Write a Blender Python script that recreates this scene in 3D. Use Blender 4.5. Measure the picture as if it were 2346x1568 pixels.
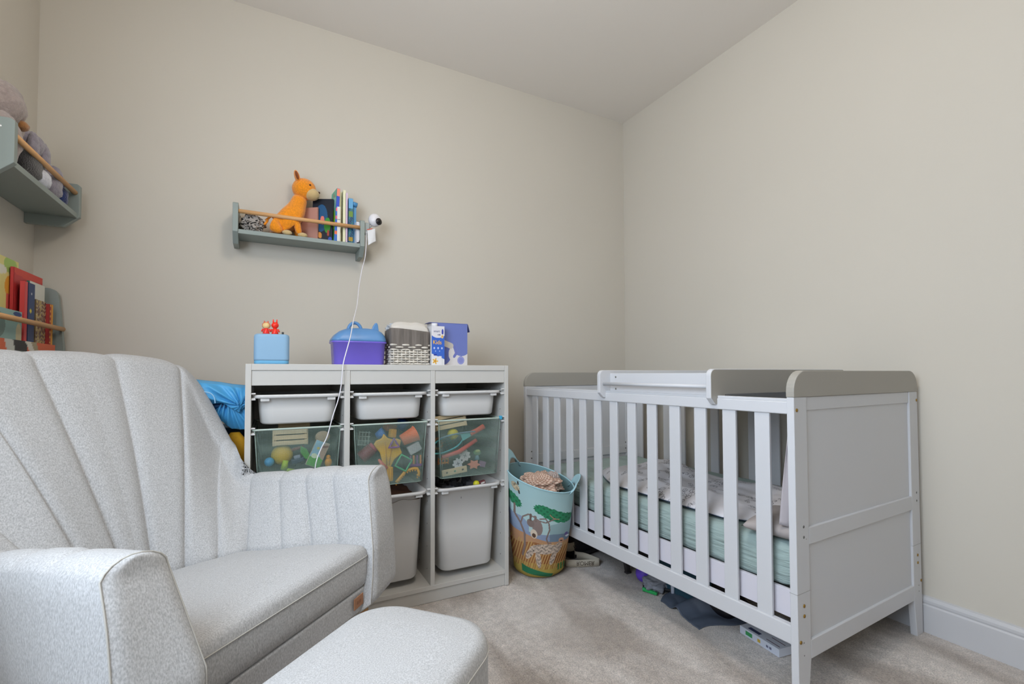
import bpy, bmesh, math, random
import numpy as np
from mathutils import Vector, Matrix, noise
random.seed(7)
for o in list(bpy.data.objects): bpy.data.objects.remove(o)
SC = bpy.context.scene
COL = SC.collection
PI = math.pi

# ---------------------------------------------------------------- camera
FPX = 1073.16
cd = bpy.data.cameras.new('camera'); cam = bpy.data.objects.new('camera', cd); COL.objects.link(cam)
cd.sensor_fit = 'HORIZONTAL'; cd.sensor_width = 36.0
cd.lens = FPX / 2346 * 36.0
cd.shift_y = (827.69 - 784) / 2346
cd.clip_start = 0.01; cd.clip_end = 60
yaw, pitch, roll = 0.481, 0.0274, -0.0025
fw = Vector((math.sin(yaw)*math.cos(pitch), math.cos(yaw)*math.cos(pitch), math.sin(pitch)))
rt = Vector((math.cos(yaw), -math.sin(yaw), 0)); up = rt.cross(fw)
r_ = rt*math.cos(roll) + up*math.sin(roll); u_ = -rt*math.sin(roll) + up*math.cos(roll)
cam.matrix_world = Matrix(((r_.x, u_.x, -fw.x, -2.056), (r_.y, u_.y, -fw.y, -2.3523), (r_.z, u_.z, -fw.z, 0.9037), (0, 0, 0, 1)))
SC.camera = cam

# ---------------------------------------------------------------- world, lights, exposure
w = bpy.data.worlds.new('world'); SC.world = w; w.use_nodes = True
wn = w.node_tree; bg = wn.nodes['Background']
bg.inputs[0].default_value = (0.62, 0.78, 1.0, 1); bg.inputs[1].default_value = 4.0
def area(name, loc, target, sx, sy, power, color):
    l = bpy.data.lights.new(name, 'AREA'); l.shape = 'RECTANGLE'; l.size = sx; l.size_y = sy
    l.energy = power; l.color = color
    o = bpy.data.objects.new(name, l); COL.objects.link(o); o.location = loc
    d = Vector(target) - Vector(loc); o.rotation_euler = d.to_track_quat('-Z', 'Y').to_euler()
    return o
# daylight entering through the window of the left wall (behind the camera, left)
area('window_daylight', (-2.98, -2.1, 1.55), (-1.4, -1.0, 0.2), 1.35, 1.15, 35, (0.78, 0.88, 1.0))
# added warm fill light under the ceiling, out of view
ll = bpy.data.lights.new('ceiling_fill_light', 'POINT'); ll.energy = 19; ll.color = (1.0, .92, .83); ll.shadow_soft_size = .16
lo = bpy.data.objects.new('ceiling_fill_light', ll); COL.objects.link(lo); lo.location = (-1.65, -1.65, 2.27)
SC.view_settings.view_transform = 'Standard'; SC.view_settings.look = 'None'
SC.view_settings.exposure = 0.17; SC.view_settings.gamma = 1.0
SC.view_settings.use_curve_mapping = False

# ---------------------------------------------------------------- colour and materials
def lin(h):
    if isinstance(h, str):
        h = h.lstrip('#'); c = [int(h[i:i+2], 16)/255 for i in (0, 2, 4)]
    else: c = list(h)
    return tuple((x/12.92 if x <= 0.04045 else ((x+0.055)/1.055)**2.4) for x in c)
def mat(name, col, rough=0.6, noise_=None, bump=None, metal=0.0, sheen=0.0, spec=0.4, vc=False, coat=0.0, stretch=None, sub=0.0):
    """noise_=(scale, dark factor, detail); bump=(scale, strength, distance)"""
    m = bpy.data.materials.new(name); m.use_nodes = True
    nt = m.node_tree; N = nt.nodes; L = nt.links; b = N['Principled BSDF']
    c = lin(col)
    b.inputs['Base Color'].default_value = (*c, 1); b.inputs['Roughness'].default_value = rough
    b.inputs['Metallic'].default_value = metal; b.inputs['Specular IOR Level'].default_value = spec
    b.inputs['Sheen Weight'].default_value = sheen; b.inputs['Coat Weight'].default_value = coat
    if sub: b.inputs['Subsurface Weight'].default_value = sub; b.inputs['Subsurface Radius'].default_value = (.01, .01, .01)
    tc = N.new('ShaderNodeTexCoord'); vec = tc.outputs['Object']
    if stretch:
        mp = N.new('ShaderNodeMapping'); mp.inputs['Scale'].default_value = stretch
        L.new(vec, mp.inputs['Vector']); vec = mp.outputs['Vector']
    if vc:
        at = N.new('ShaderNodeAttribute'); at.attribute_name = 'Col'; src = at.outputs['Color']
        L.new(src, b.inputs['Base Color'])
    if noise_:
        n = N.new('ShaderNodeTexNoise'); n.inputs['Scale'].default_value = noise_[0]
        n.inputs['Detail'].default_value = noise_[2] if len(noise_) > 2 else 3
        L.new(vec, n.inputs['Vector'])
        mr = N.new('ShaderNodeMapRange'); mr.inputs['From Min'].default_value = .3; mr.inputs['From Max'].default_value = .7
        mr.inputs['To Min'].default_value = noise_[1]; mr.inputs['To Max'].default_value = 2 - noise_[1]
        L.new(n.outputs['Fac'], mr.inputs['Value'])
        mx = N.new('ShaderNodeVectorMath'); mx.operation = 'SCALE'
        if vc: L.new(src, mx.inputs[0])
        else: mx.inputs[0].default_value = c
        L.new(mr.outputs['Result'], mx.inputs['Scale']); L.new(mx.outputs['Vector'], b.inputs['Base Color'])
    if bump:
        n2 = N.new('ShaderNodeTexNoise'); n2.inputs['Scale'].default_value = bump[0]; n2.inputs['Detail'].default_value = 4
        L.new(vec, n2.inputs['Vector'])
        bp = N.new('ShaderNodeBump'); bp.inputs['Strength'].default_value = bump[1]
        bp.inputs['Distance'].default_value = bump[2] if len(bump) > 2 else .002
        L.new(n2.outputs['Fac'], bp.inputs['Height']); L.new(bp.outputs['Normal'], b.inputs['Normal'])
    return m
_mc = {}
def plain(h, rough=.5, **k):
    key = (h, rough, tuple(sorted(k.items())))
    if key not in _mc: _mc[key] = mat('colour_' + str(h).strip('#'), h, rough, **k)
    return _mc[key]

# ---------------------------------------------------------------- mesh helpers
class MB:
    def __init__(s): s.v = []; s.f = []; s.sm = []; s.col = None
    def add(s, vs, fs, smooth=False, M=None):
        o = len(s.v)
        for p in vs:
            p = Vector(p)
            if M is not None: p = M @ p
            s.v.append(tuple(p))
        for f in fs: s.f.append(tuple(i + o for i in f)); s.sm.append(smooth)
        return s
    def box(s, x0, x1, y0, y1, z0, z1, M=None):
        vs = [(x, y, z) for z in (z0, z1) for y in (y0, y1) for x in (x0, x1)]
        return s.add(vs, [(0,2,3,1),(4,5,7,6),(0,1,5,4),(2,6,7,3),(0,4,6,2),(1,3,7,5)], False, M)
    def loft(s, rings, cap0=True, cap1=True, smooth=True, M=None, closed=True):
        n = len(rings[0]); vs = [p for r in rings for p in r]; fs = []
        for i in range(len(rings)-1):
            for j in range(n if closed else n-1):
                a = i*n + j; b = i*n + (j+1) % n
                fs.append((a, b, b+n, a+n))
        s.add(vs, fs, smooth, M)
        if cap0: s.add(rings[0], [tuple(reversed(range(n)))], smooth, M)
        if cap1: s.add(rings[-1], [tuple(range(n))], smooth, M)
        return s
    def tube(s, pts, r, n=8, cap=True, M=None, closed=False):
        pts = [Vector(p) for p in pts]; rings = []; prev = None; m = len(pts)
        for i, p in enumerate(pts):
            if closed: t = pts[(i+1) % m] - pts[i-1]
            else: t = pts[min(i+1, m-1)] - pts[max(i-1, 0)]
            if t.length < 1e-9: t = Vector((0, 0, 1))
            t.normalize()
            if prev is None: a = Vector((0, 0, 1)) if abs(t.z) < .9 else Vector((1, 0, 0)); prev = (a - t*a.dot(t)).normalized()
            else:
                q = prev - t*prev.dot(t)
                prev = q.normalized() if q.length > 1e-6 else prev
            b = t.cross(prev); rr_ = r[i] if isinstance(r, (list, tuple)) else r
            rings.append([p + (prev*math.cos(2*PI*k/n) + b*math.sin(2*PI*k/n))*rr_ for k in range(n)])
        if closed: rings.append(rings[0]); cap = False
        return s.loft(rings, cap, cap, True, M)
    def ball(s, c, r, nu=16, nv=10, M=None, f=None):
        rx, ry, rz = (r, r, r) if not isinstance(r, (tuple, list)) else r
        rings = []
        for i in range(nv+1):
            a = -PI/2 + PI*i/nv; e = .02 if i in (0, nv) else math.cos(a)
            ring = []
            for k in range(nu):
                d = Vector((math.cos(2*PI*k/nu)*e, math.sin(2*PI*k/nu)*e, math.sin(a)))
                q = 1.0 if f is None else f(d)
                ring.append((c[0]+rx*d.x*q, c[1]+ry*d.y*q, c[2]+rz*d.z*q))
            rings.append(ring)
        return s.loft(rings, True, True, True, M)
    def prism(s, pts, d0, d1, axis='z', M=None, smooth=False):
        def P(p, d):
            return {'z': (p[0], p[1], d), 'y': (p[0], d, p[1]), 'x': (d, p[0], p[1])}[axis]
        n = len(pts)
        a = [P(p, d0) for p in pts]; b = [P(p, d1) for p in pts]
        s.add(a+b, [(i, (i+1) % n, (i+1) % n + n, i+n) for i in range(n)], smooth, M)
        s.add(a, [tuple(reversed(range(n)))], False, M); s.add(b, [tuple(range(n))], False, M)
        return s
    def grid(s, fn, nu, nv, smooth=True, M=None):
        vs = [fn(i/nu, j/nv) for j in range(nv+1) for i in range(nu+1)]
        fs = [(j*(nu+1)+i, j*(nu+1)+i+1, (j+1)*(nu+1)+i+1, (j+1)*(nu+1)+i) for j in range(nv) for i in range(nu)]
        return s.add(vs, fs, smooth, M)
def rr(hx, hy, r, z=0.0, n=5, cx=0, cy=0):
    r = min(r, hx*.999, hy*.999); out = []
    for k, (sx, sy) in enumerate(((1, 1), (-1, 1), (-1, -1), (1, -1))):
        for i in range(n+1):
            a = k*PI/2 + PI/2*i/n
            out.append((cx + sx*(hx-r) + r*math.cos(a), cy + sy*(hy-r) + r*math.sin(a), z))
    return out
def obj(name, mb, m, parent=None, bevel=0, fix=True, loc=None, rz=None, solid=0, subd=0):
    me = bpy.data.meshes.new(name); me.from_pydata(mb.v, [], mb.f)
    me.polygons.foreach_set('use_smooth', mb.sm)
    if m is not None:
        for q in (m if isinstance(m, (list, tuple)) else [m]): me.materials.append(q)
    if fix:
        bm = bmesh.new(); bm.from_mesh(me); bmesh.ops.remove_doubles(bm, verts=bm.verts, dist=1e-5)
        bmesh.ops.recalc_face_normals(bm, faces=bm.faces); bm.to_mesh(me); bm.free()
    me.validate()
    o = bpy.data.objects.new(name, me); COL.objects.link(o)
    if parent is not None: o.parent = parent
    if loc is not None: o.location = loc
    if rz is not None: o.rotation_euler = (0, 0, rz) if not isinstance(rz, (tuple, list)) else rz
    if solid:
        k = o.modifiers.new('solid', 'SOLIDIFY'); k.thickness = solid; k.offset = 0
    if subd:
        k = o.modifiers.new('sub', 'SUBSURF'); k.levels = subd; k.render_levels = subd
    if bevel:
        k = o.modifiers.new('bevel', 'BEVEL'); k.width = bevel; k.segments = 2; k.limit_method = 'ANGLE'; k.angle_limit = math.radians(35)
    return o
def tag(o, label, cat, group=None, kind=None):
    o['label'] = label; o['category'] = cat
    if group: o['group'] = group
    if kind: o['kind'] = kind
    return o
def thing(name, label, cat, loc=(0, 0, 0), rz=0, group=None, rot=None):
    o = bpy.data.objects.new(name, None); COL.objects.link(o); o.empty_display_size = .05
    o.location = loc; o.rotation_euler = rot if rot else (0, 0, rz)
    return tag(o, label, cat, group)
def struct(name, mb, m, bevel=0, parent=None):
    o = obj(name, mb, m, parent, bevel, fix=False)
    if parent is None: o['kind'] = 'structure'
    return o
def copy_tree(root, loc=None, rz=None, label=None, group=None):
    r = root.copy(); COL.objects.link(r)
    if loc is not None: r.location = loc
    if rz is not None: r.rotation_euler = (0, 0, rz)
    if label: r['label'] = label
    if group: r['group'] = group
    for ch in [c for c in root.children]:
        c = ch.copy(); COL.objects.link(c); c.parent = r
        for g in [q for q in ch.children]:
            d = g.copy(); COL.objects.link(d); d.parent = c
    return r
def Rz(a): return Matrix.Rotation(a, 4, 'Z')
def Rx(a): return Matrix.Rotation(a, 4, 'X')
def Ry(a): return Matrix.Rotation(a, 4, 'Y')
def Tr(x, y, z): return Matrix.Translation((x, y, z))
def painted(name, pos, colf, nu, nv, m, parent=None, wrap=False):
    """grid pos(u,v)->xyz whose print is a colour attribute from colf(U,V) (numpy arrays 0..1 -> rgb sRGB)"""
    mb = MB(); mb.grid(pos, nu, nv)
    o = obj(name, mb, m, parent, fix=False)
    V, U = np.meshgrid(np.linspace(0, 1, nv+1), np.linspace(0, 1, nu+1), indexing='ij')
    c = colf(U.ravel(), V.ravel()); c = np.where(c <= .04045, c/12.92, ((c+.055)/1.055)**2.4)
    a = o.data.attributes.new('Col', 'FLOAT_COLOR', 'POINT')
    a.data.foreach_set('color', np.concatenate([c, np.ones((len(c), 1))], 1).astype(np.float32).ravel())
    return o
def hx(h): h = h.lstrip('#'); return np.array([int(h[i:i+2], 16)/255 for i in (0, 2, 4)])
def ell(U, V, cx, cy, rx, ry, rot=0):
    c, s = math.cos(rot), math.sin(rot); x = (U-cx)*c + (V-cy)*s; y = -(U-cx)*s + (V-cy)*c
    return (x/rx)**2 + (y/ry)**2 < 1
def seg(U, V, pts, w):
    m = np.zeros(U.shape, bool)
    for (ax, ay), (bx, by) in zip(pts[:-1], pts[1:]):
        dx, dy = bx-ax, by-ay; t = np.clip(((U-ax)*dx + (V-ay)*dy)/(dx*dx+dy*dy+1e-9), 0, 1)
        m |= (U-ax-t*dx)**2 + (V-ay-t*dy)**2 < w*w
    return m
def text(name, s, size, m, parent, loc, rot, sx=1.0, ext=.0004, scale=None):
    cu = bpy.data.curves.new(name, 'FONT'); cu.body = s; cu.size = size; cu.extrude = ext
    cu.align_x = 'CENTER'; cu.align_y = 'CENTER'
    t = bpy.data.objects.new(name, cu); COL.objects.link(t)
    bpy.context.view_layer.update()
    me = bpy.data.meshes.new_from_object(t.evaluated_get(bpy.context.evaluated_depsgraph_get()))
    bpy.data.objects.remove(t); me.name = name
    me.materials.clear(); me.materials.append(m)
    o = bpy.data.objects.new(name, me); COL.objects.link(o); o.parent = parent
    o.location = loc; o.rotation_euler = rot; o.scale = scale or (sx, 1, 1)
    return o
VC = mat('printed_card', '#ffffff', .45, vc=True)
VCF = mat('printed_fabric', '#ffffff', .8, vc=True, bump=(700, .25, .0005))
# ================================================================ ROOM
H = 2.548; XL = -2.83; YF = -3.9
M_wall = mat('wall_paint', '#ccc6ba', .85, noise_=(1.4, .985, 2), bump=(260, .08, .001))
M_ceil = mat('ceiling_paint', '#ebe5dd', .9, bump=(300, .1, .001))
M_skirt = mat('white_gloss_paint', '#c6c6c8', .35)
# carpet: cut pile with brushed light and dark patches
M_carpet = bpy.data.materials.new('carpet'); M_carpet.use_nodes = True
nt = M_carpet.node_tree; N = nt.nodes; L = nt.links; b = N['Principled BSDF']
tc = N.new('ShaderNodeTexCoord')
n1 = N.new('ShaderNodeTexNoise'); n1.inputs['Scale'].default_value = 4.2; n1.inputs['Detail'].default_value = 5; n1.inputs['Distortion'].default_value = .6
mpp = N.new('ShaderNodeMapping'); mpp.inputs['Rotation'].default_value = (0, 0, .9); mpp.inputs['Scale'].default_value = (1, .38, 1)
L.new(tc.outputs['Object'], mpp.inputs['Vector']); L.new(mpp.outputs['Vector'], n1.inputs['Vector'])
n2 = N.new('ShaderNodeTexNoise'); n2.inputs['Scale'].default_value = 260; n2.inputs['Detail'].default_value = 2; L.new(tc.outputs['Object'], n2.inputs['Vector'])
n3 = N.new('ShaderNodeTexNoise'); n3.inputs['Scale'].default_value = 38; n3.inputs['Detail'].default_value = 4; L.new(tc.outputs['Object'], n3.inputs['Vector'])
cr = N.new('ShaderNodeValToRGB'); cr.color_ramp.elements[0].position = .40; cr.color_ramp.elements[1].position = .60
cr.color_ramp.elements[0].color = (*lin('#a3978c'), 1); cr.color_ramp.elements[1].color = (*lin('#cfc6be'), 1)
L.new(n1.outputs['Fac'], cr.inputs['Fac'])
def mulv(a, fac, lo, hi):
    mr = N.new('ShaderNodeMapRange'); mr.inputs['From Min'].default_value = .3; mr.inputs['From Max'].default_value = .7
    mr.inputs['To Min'].default_value = lo; mr.inputs['To Max'].default_value = hi; L.new(fac, mr.inputs['Value'])
    v = N.new('ShaderNodeVectorMath'); v.operation = 'SCALE'; L.new(a, v.inputs[0]); L.new(mr.outputs['Result'], v.inputs['Scale'])
    return v.outputs['Vector']
c_ = mulv(cr.outputs['Color'], n3.outputs['Fac'], .88, 1.12); c_ = mulv(c_, n2.outputs['Fac'], .72, 1.28)
L.new(c_, b.inputs['Base Color']); b.inputs['Roughness'].default_value = .95; b.inputs['Sheen Weight'].default_value = .25
bp = N.new('ShaderNodeBump'); bp.inputs['Strength'].default_value = .8; bp.inputs['Distance'].default_value = .004
L.new(n2.outputs['Fac'], bp.inputs['Height']); L.new(bp.outputs['Normal'], b.inputs['Normal'])

struct('floor', MB().grid(lambda a, b_: (XL-.1 + a*(-XL+.2), YF-.1 + b_*(-YF+.2), .0025*noise.noise((a*9, b_*12, 0)) - .001), 90, 120), M_carpet)
struct('ceiling', MB().box(XL-.1, .1, YF-.1, .1, H, H+.1), M_ceil)
struct('wall_back', MB().box(XL-.1, .1, 0, .1, -.05, H), M_wall)
struct('wall_right', MB().box(0, .1, YF-.1, .1, -.05, H), M_wall)
struct('wall_front', MB().box(XL-.1, .1, YF-.1, YF, -.05, H), M_wall)
# left wall with the window opening
wy0, wy1, wz0, wz1 = -2.8, -1.4, .95, 2.15
mb = MB(); mb.box(XL-.1, XL, YF-.1, wy0, -.05, H); mb.box(XL-.1, XL, wy1, .1, -.05, H)
mb.box(XL-.1, XL, wy0, wy1, -.05, wz0); mb.box(XL-.1, XL, wy0, wy1, wz1, H)
struct('wall_left', mb, M_wall)
def skirting(name, ax, pos, a0, a1, sgn):
    prof = [(0, 0), (.016, 0), (.016, .093), (.012, .098), (.014, .104), (.014, .112), (.008, .121), (0, .124)]
    mb = MB(); mb.prism([(pos + sgn*p, z) for p, z in prof], a0, a1, 'y' if ax == 'x' else 'x'); return struct(name, mb, M_skirt)
skirting('baseboard_right', 'x', 0, YF, 0, -1)
skirting('baseboard_left', 'x', XL, YF, 0, 1)
skirting('baseboard_back', 'y', 0, XL, 0, -1)
# window frame
wf = MB()
for (y0, y1, z0, z1) in ((wy0, wy0+.06, wz0, wz1), (wy1-.06, wy1, wz0, wz1), (wy0, wy1, wz0, wz0+.06), (wy0, wy1, wz1-.06, wz1), (-2.13, -2.07, wz0, wz1)):
    wf.box(XL-.09, XL-.04, y0, y1, z0, z1)
wo = struct('window_1', wf, plain('#e8e8e8', .3))
obj('window_sill', MB().box(XL-.04, XL+.05, wy0-.03, wy1+.03, wz0-.03, wz0), plain('#e8e8e8', .3), wo)
# unseen glowing ceiling fixture, added to go with the fill light
t = thing('added_fill_lamp', 'round white ceiling light added as fill, out of view', 'lamp', (-1.65, -1.65, H))
obj('fill_lamp_base', MB().tube([(0, 0, 0), (0, 0, -.03)], .09, 24), plain('#f0f0f0'), t)
mg = bpy.data.materials.new('fill_lamp_glass'); mg.use_nodes = True
mb_ = mg.node_tree.nodes['Principled BSDF']; mb_.inputs['Emission Color'].default_value = (1, .83, .68, 1); mb_.inputs['Emission Strength'].default_value = 5
obj('fill_lamp_shade', MB().ball((0, 0, -.07), (.15, .15, .05), 24, 10), mg, t)
# ================================================================ STORAGE UNIT
M_white = mat('white_laminate', '#c7c5c0', .38)
M_plast = mat('white_plastic', '#d2d1cf', .3, sub=.0)
UX0, UX1, UY, UD = -2.122, -1.130, -.544, .44
t = thing('storage_unit', 'white three bay toy storage frame against the back wall', 'shelf unit', ((UX0+UX1)/2, UY+UD/2, 0))
def U(mb, name, m=M_white, bevel=.0015, par=None):
    M = Tr(-(UX0+UX1)/2, -(UY+UD/2), 0); mb.v = [tuple(M @ Vector(p)) for p in mb.v]
    return obj(name, mb, m, par or t, bevel)
pan = .018
cols = [(UX0+pan, -1.805), (-1.785, -1.477), (-1.459, UX1-pan)]
U(MB().box(UX0, UX0+pan, UY, UY+UD, 0, .94), 'side_panel'); U(MB().box(UX1-pan, UX1, UY, UY+UD, 0, .94), 'side_panel')
U(MB().box(-1.805, -1.785, UY+.001, UY+UD, .05, .918), 'divider'); U(MB().box(-1.477, -1.459, UY+.001, UY+UD, .05, .918), 'divider')
U(MB().box(UX0+pan, UX1-pan, UY, UY+UD, .918, .94), 'top_panel')
U(MB().box(UX0+pan, UX1-pan, UY+.0005, UY+UD, .05, .068), 'bottom_panel')
U(MB().box(UX0+pan, UX1-pan, UY+.006, UY+.022, 0, .05), 'plinth')
U(MB().box(UX0+pan, UX1-pan, UY+UD-.006, UY+UD, .05, .918), 'back_panel')
for a, b_ in cols: U(MB().box(a, b_, UY+.004, UY+.02, .866, .918), 'fascia')
# peg holes down the inner face of the right side and rail clips
mb = MB()
for xx in (UX1-pan, -1.477, -1.805):
    for yy in (UY+.045, UY+.15):
        for k in range(9): mb.tube([(xx+.001, yy, .12+k*.09), (xx-.0006, yy, .12+k*.09)], .0022, 8)
o = U(mb, 'peg_holes', plain('#4a463f'), 0); o['kind'] = 'stuff'
for ci, (a, b_) in enumerate(cols):
    for z in (.83, .712, .437):
        if ci == 0 and z < .5: continue
        for sx, x in ((1, a), (-1, b_)):
            m_ = MB(); m_.box(x, x+sx*.012, UY+.012, UY+UD-.02, z-.011, z-.006)
            m_.box(x, x+sx*.013, UY+.004, UY+.016, z-.014, z-.009); m_.box(x, x+sx*.013, UY+.004, UY+.016, z+.006, z+.011)
            U(m_, 'bin_rail', M_plast, .001)
def tray(name, label, cx, zrim, depth, group, fy=UY+.004, rimw=.148, m=M_plast, bw=.129, taper=.005):
    hy = .208; cy = fy + hy
    t = thing(name, label, 'box', (cx, cy, zrim-depth), group=group)
    out = [(0.0, bw-taper-.010, hy-.022-taper, .035), (.006, bw-taper-.002, hy-.018-taper, .042), (depth*.5, bw-taper/2, hy-.017-taper/2, .042), (depth-.012, bw, hy-.016, .045)]
    inn = [(depth-.002, bw-.003, hy-.019, .042), (.012, bw-taper-.006, hy-.022-taper, .038)]
    R = [rr(x, y, r, z, 6) for z, x, y, r in out] + [rr(bw+.003, hy-.013, .047, depth-.012, 6), rr(rimw, hy, .04, depth-.012, 6), rr(rimw, hy, .04, depth-.001, 6), rr(rimw-.002, hy-.002, .04, depth, 6)] + [rr(x, y, r, z, 6) for z, x, y, r in inn]
    obj('bin_body', MB().loft(R, True, True), m, t, 0)
    for sx in (-1, 1):
        obj('grip_lug', MB().box(sx*(bw-.022)-.014, sx*(bw-.022)+.014, -hy+.004, -hy+.018, depth-.023, depth-.0115), m, t, .002)
    # a smooth shading look with crisp rim
    return t
cxs = [(a+b_)/2 for a, b_ in cols]
tray('storage_bin', 'shallow white plastic bin in left bay of storage frame', cxs[0]-.001, .834, .104, 'white plastic bins in the storage frame')
tray('storage_bin', 'shallow white plastic bin in middle bay of storage frame', cxs[1], .834, .104, 'white plastic bins in the storage frame')
tray('storage_bin', 'shallow white plastic bin in right bay of storage frame', cxs[2], .834, .104, 'white plastic bins in the storage frame')
tray('storage_bin', 'tall white plastic bin at bottom of middle bay beside armchair', cxs[1], .440, .345, 'white plastic bins in the storage frame', taper=.013, bw=.132)
tray('storage_bin', 'tall white plastic bin at bottom of right bay, nearest the laundry basket', cxs[2], .440, .345, 'white plastic bins in the storage frame', taper=.013, bw=.132)
# mesh bins
MM = bpy.data.materials.new('green_grey_net'); MM.use_nodes = True; MM.blend_method = 'HASHED' if hasattr(MM, 'blend_method') else None
nt = MM.node_tree; N = nt.nodes; L = nt.links; b = N['Principled BSDF']; out = N['Material Output']
b.inputs['Base Color'].default_value = (*lin('#7f948a'), 1); b.inputs['Roughness'].default_value = .7
tr = N.new('ShaderNodeBsdfTransparent'); mx = N.new('ShaderNodeMixShader')
tc = N.new('ShaderNodeTexCoord'); ck = N.new('ShaderNodeTexVoronoi'); ck.inputs['Scale'].default_value = 320; ck.inputs['Randomness'].default_value = .0
L.new(tc.outputs['Object'], ck.inputs['Vector'])
mr = N.new('ShaderNodeMapRange'); mr.inputs['From Min'].default_value = .25; mr.inputs['From Max'].default_value = .6; mr.inputs['To Min'].default_value = .12; mr.inputs['To Max'].default_value = .50
L.new(ck.outputs['Distance'], mr.inputs['Value']); L.new(mr.outputs['Result'], mx.inputs[0]); L.new(tr.outputs[0], mx.inputs[1]); L.new(b.outputs[0], mx.inputs[2]); L.new(mx.outputs[0], out.inputs['Surface'])
M_rim = plain('#b3c2b8', .4)
def netbin(label, cx):
    hy = .208; cy = UY+.006+hy; depth = .235; z0 = .714-depth
    t = thing('mesh_basket', label, 'basket', (cx, cy, z0), group='mesh baskets in the storage frame')
    R = [rr(.124, hy-.013, .012, 0, 3), rr(.139, hy-.004, .012, depth-.004, 3)]
    obj('net_wall', MB().loft(R, True, False, False), MM, t)
    obj('rim_wire', MB().tube([(x, y, depth) for x, y, _ in rr(.146, hy-.004, .01, 0, 3)], .0035, 8, closed=True), M_rim, t)
    for sx in (-1, 1):
        for sy in (-1, 1):
            obj('corner_wire', MB().tube([(sx*.123, sy*(hy-.014), 0), (sx*.138, sy*(hy-.005), depth)], .0018, 6), plain('#7d8f86', .5), t)
    obj('base_wire', MB().tube([(x, y, 0) for x, y, _ in rr(.123, hy-.014, .01, 0, 3)], .0018, 6, closed=True), plain('#7d8f86', .5), t)
    return t
netbin('green-grey mesh basket of toys in left bay of storage frame', cxs[0])
netbin('green-grey mesh basket of toys in middle bay of storage frame', cxs[1])
netbin('green-grey mesh basket of toys in right bay of storage frame', cxs[2])
# ================================================================ CRIB
M_cw = mat('white_crib_paint', '#cdced1', .4)
M_cg = mat('grey_crib_paint', '#a29e95', .42)
M_brass = plain('#a8843c', .3, metal=.9)
M_hole = plain('#6f6f6b', .7)
CRZ = .044; CO3 = (-.7964, -1.5812, 0); CW = .77; CL = 1.395
crib = thing('crib', 'white slatted wooden crib with grey curved end tops along right wall', 'crib', CO3, CRZ)
def endpanel(b0, b1, outside):
    """b0<b1 thickness; outside = -1 near end / +1 far end"""
    for side in (0, 1):
        def A(x): return x if side == 0 else CW - x
        pr = [(A(0), .0), (A(0), .838), (A(.063), .838), (A(.063), .125), (A(.045), .0)]
        obj('corner_post', MB().prism(pr, b0, b1, 'y'), M_cw, crib, .002)
        # thin joint line of the removable leg
        obj('leg_joint', MB().box(min(A(-.0004), A(.063)), max(A(-.0004), A(.063)), b0-.0004, b1+.0004, .3095, .3107), plain('#9a9a9a'), crib)
    obj('cross_rail', MB().box(.063, CW-.063, b0, b1, .433, .480), M_cw, crib, .002)
    obj('cross_rail', MB().box(.063, CW-.063, b0, b1, .125, .176), M_cw, crib, .002)
    obj('cross_rail', MB().box(.063, CW-.063, b0+.003, b1-.003, .80, .838), M_cw, crib, .002)
    mid = (b0+b1)/2
    obj('end_board', MB().box(.06, CW-.06, mid-.003, mid+.003, .478, .802), M_cw, crib)
    obj('end_board', MB().box(.06, CW-.06, mid-.003, mid+.003, .174, .435), M_cw, crib)
    pts = [(-.001, .838)]
    r = .058
    for k in range(9): a = PI - PI/2*k/8; pts.append((-.001 + r + r*math.cos(a), .911 - r + r*math.sin(a)))
    for k in range(9): a = PI/2 - PI/2*k/8; pts.append((CW+.001 - r + r*math.cos(a), .911 - r + r*math.sin(a)))
    pts.append((CW+.001, .838))
    o = obj('top_cap', MB().prism(pts, b0-.001, b1+.001, 'y'), M_cg, crib, .002); o['label'] = 'grey curved top board'
endpanel(0, .020, -1); endpanel(CL-.020, CL, 1)
def bolt(a, z, b=0.0, m=M_brass, r=.0048, s=-1, dep=.0015):
    return obj('bolt' if m is M_brass else 'peg_hole', MB().tube([(a, b, z), (a, b + s*dep, z)], r, 12), m, crib)
for a, z in ((.013, .803), (.762, .808), (.031, .275), (.031, .248), (.012, .183), (.741, .274), (.741, .248), (.763, .183)): bolt(a, z)
for a, z in ((.036, .486), (.036, .458), (.745, .488), (.745, .460)): bolt(a, z, m=M_hole, r=.004, dep=.0004)
for a, z in ((.028, .144), (.0275, .178), (.744, .15), (.744, .17)): bolt(a, z, m=M_hole, r=.0018, dep=.0004)
for z in (.46, .495): bolt(.036, z, CL-.02, M_hole, .004, -1, .0004); bolt(.70, z, CL-.02, M_hole, .004, -1, .0004)
for sx in (.006, CW-.026):
    obj('top_rail', MB().box(sx, sx+.020, .02, CL-.02, .791, .826), M_cw, crib, .003)
    obj('rail_strip', MB().box(sx+.003, sx+.017, .02, CL-.02, .826, .834), M_cw, crib, .001)
    obj('bottom_rail', MB().box(sx, sx+.020, .02, CL-.02, .168, .219), M_cw, crib, .003)
    for k in range(13):
        c = .0985 + k*.1009
        if sx < .1: c = [.0985, .204, .3095, .414, .519, .6215, .7215, .8205, .92, 1.016, 1.114, 1.21, 1.307][k]
        obj('slat', MB().box(sx+.005, sx+.015, c-.0225, c+.0225, .215, .795), M_cw, crib, .002)
for x0, x1 in ((.034, .046), (CW-.046, CW-.034)): obj('mattress_support', MB().box(x0, x1, .022, CL-.022, .226, .302), plain('#d5d2da', .45), crib, .001)
obj('mattress_deck', MB().box(.046, CW-.046, .022, CL-.022, .262, .27), plain('#c8c4bb', .6), crib)
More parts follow.
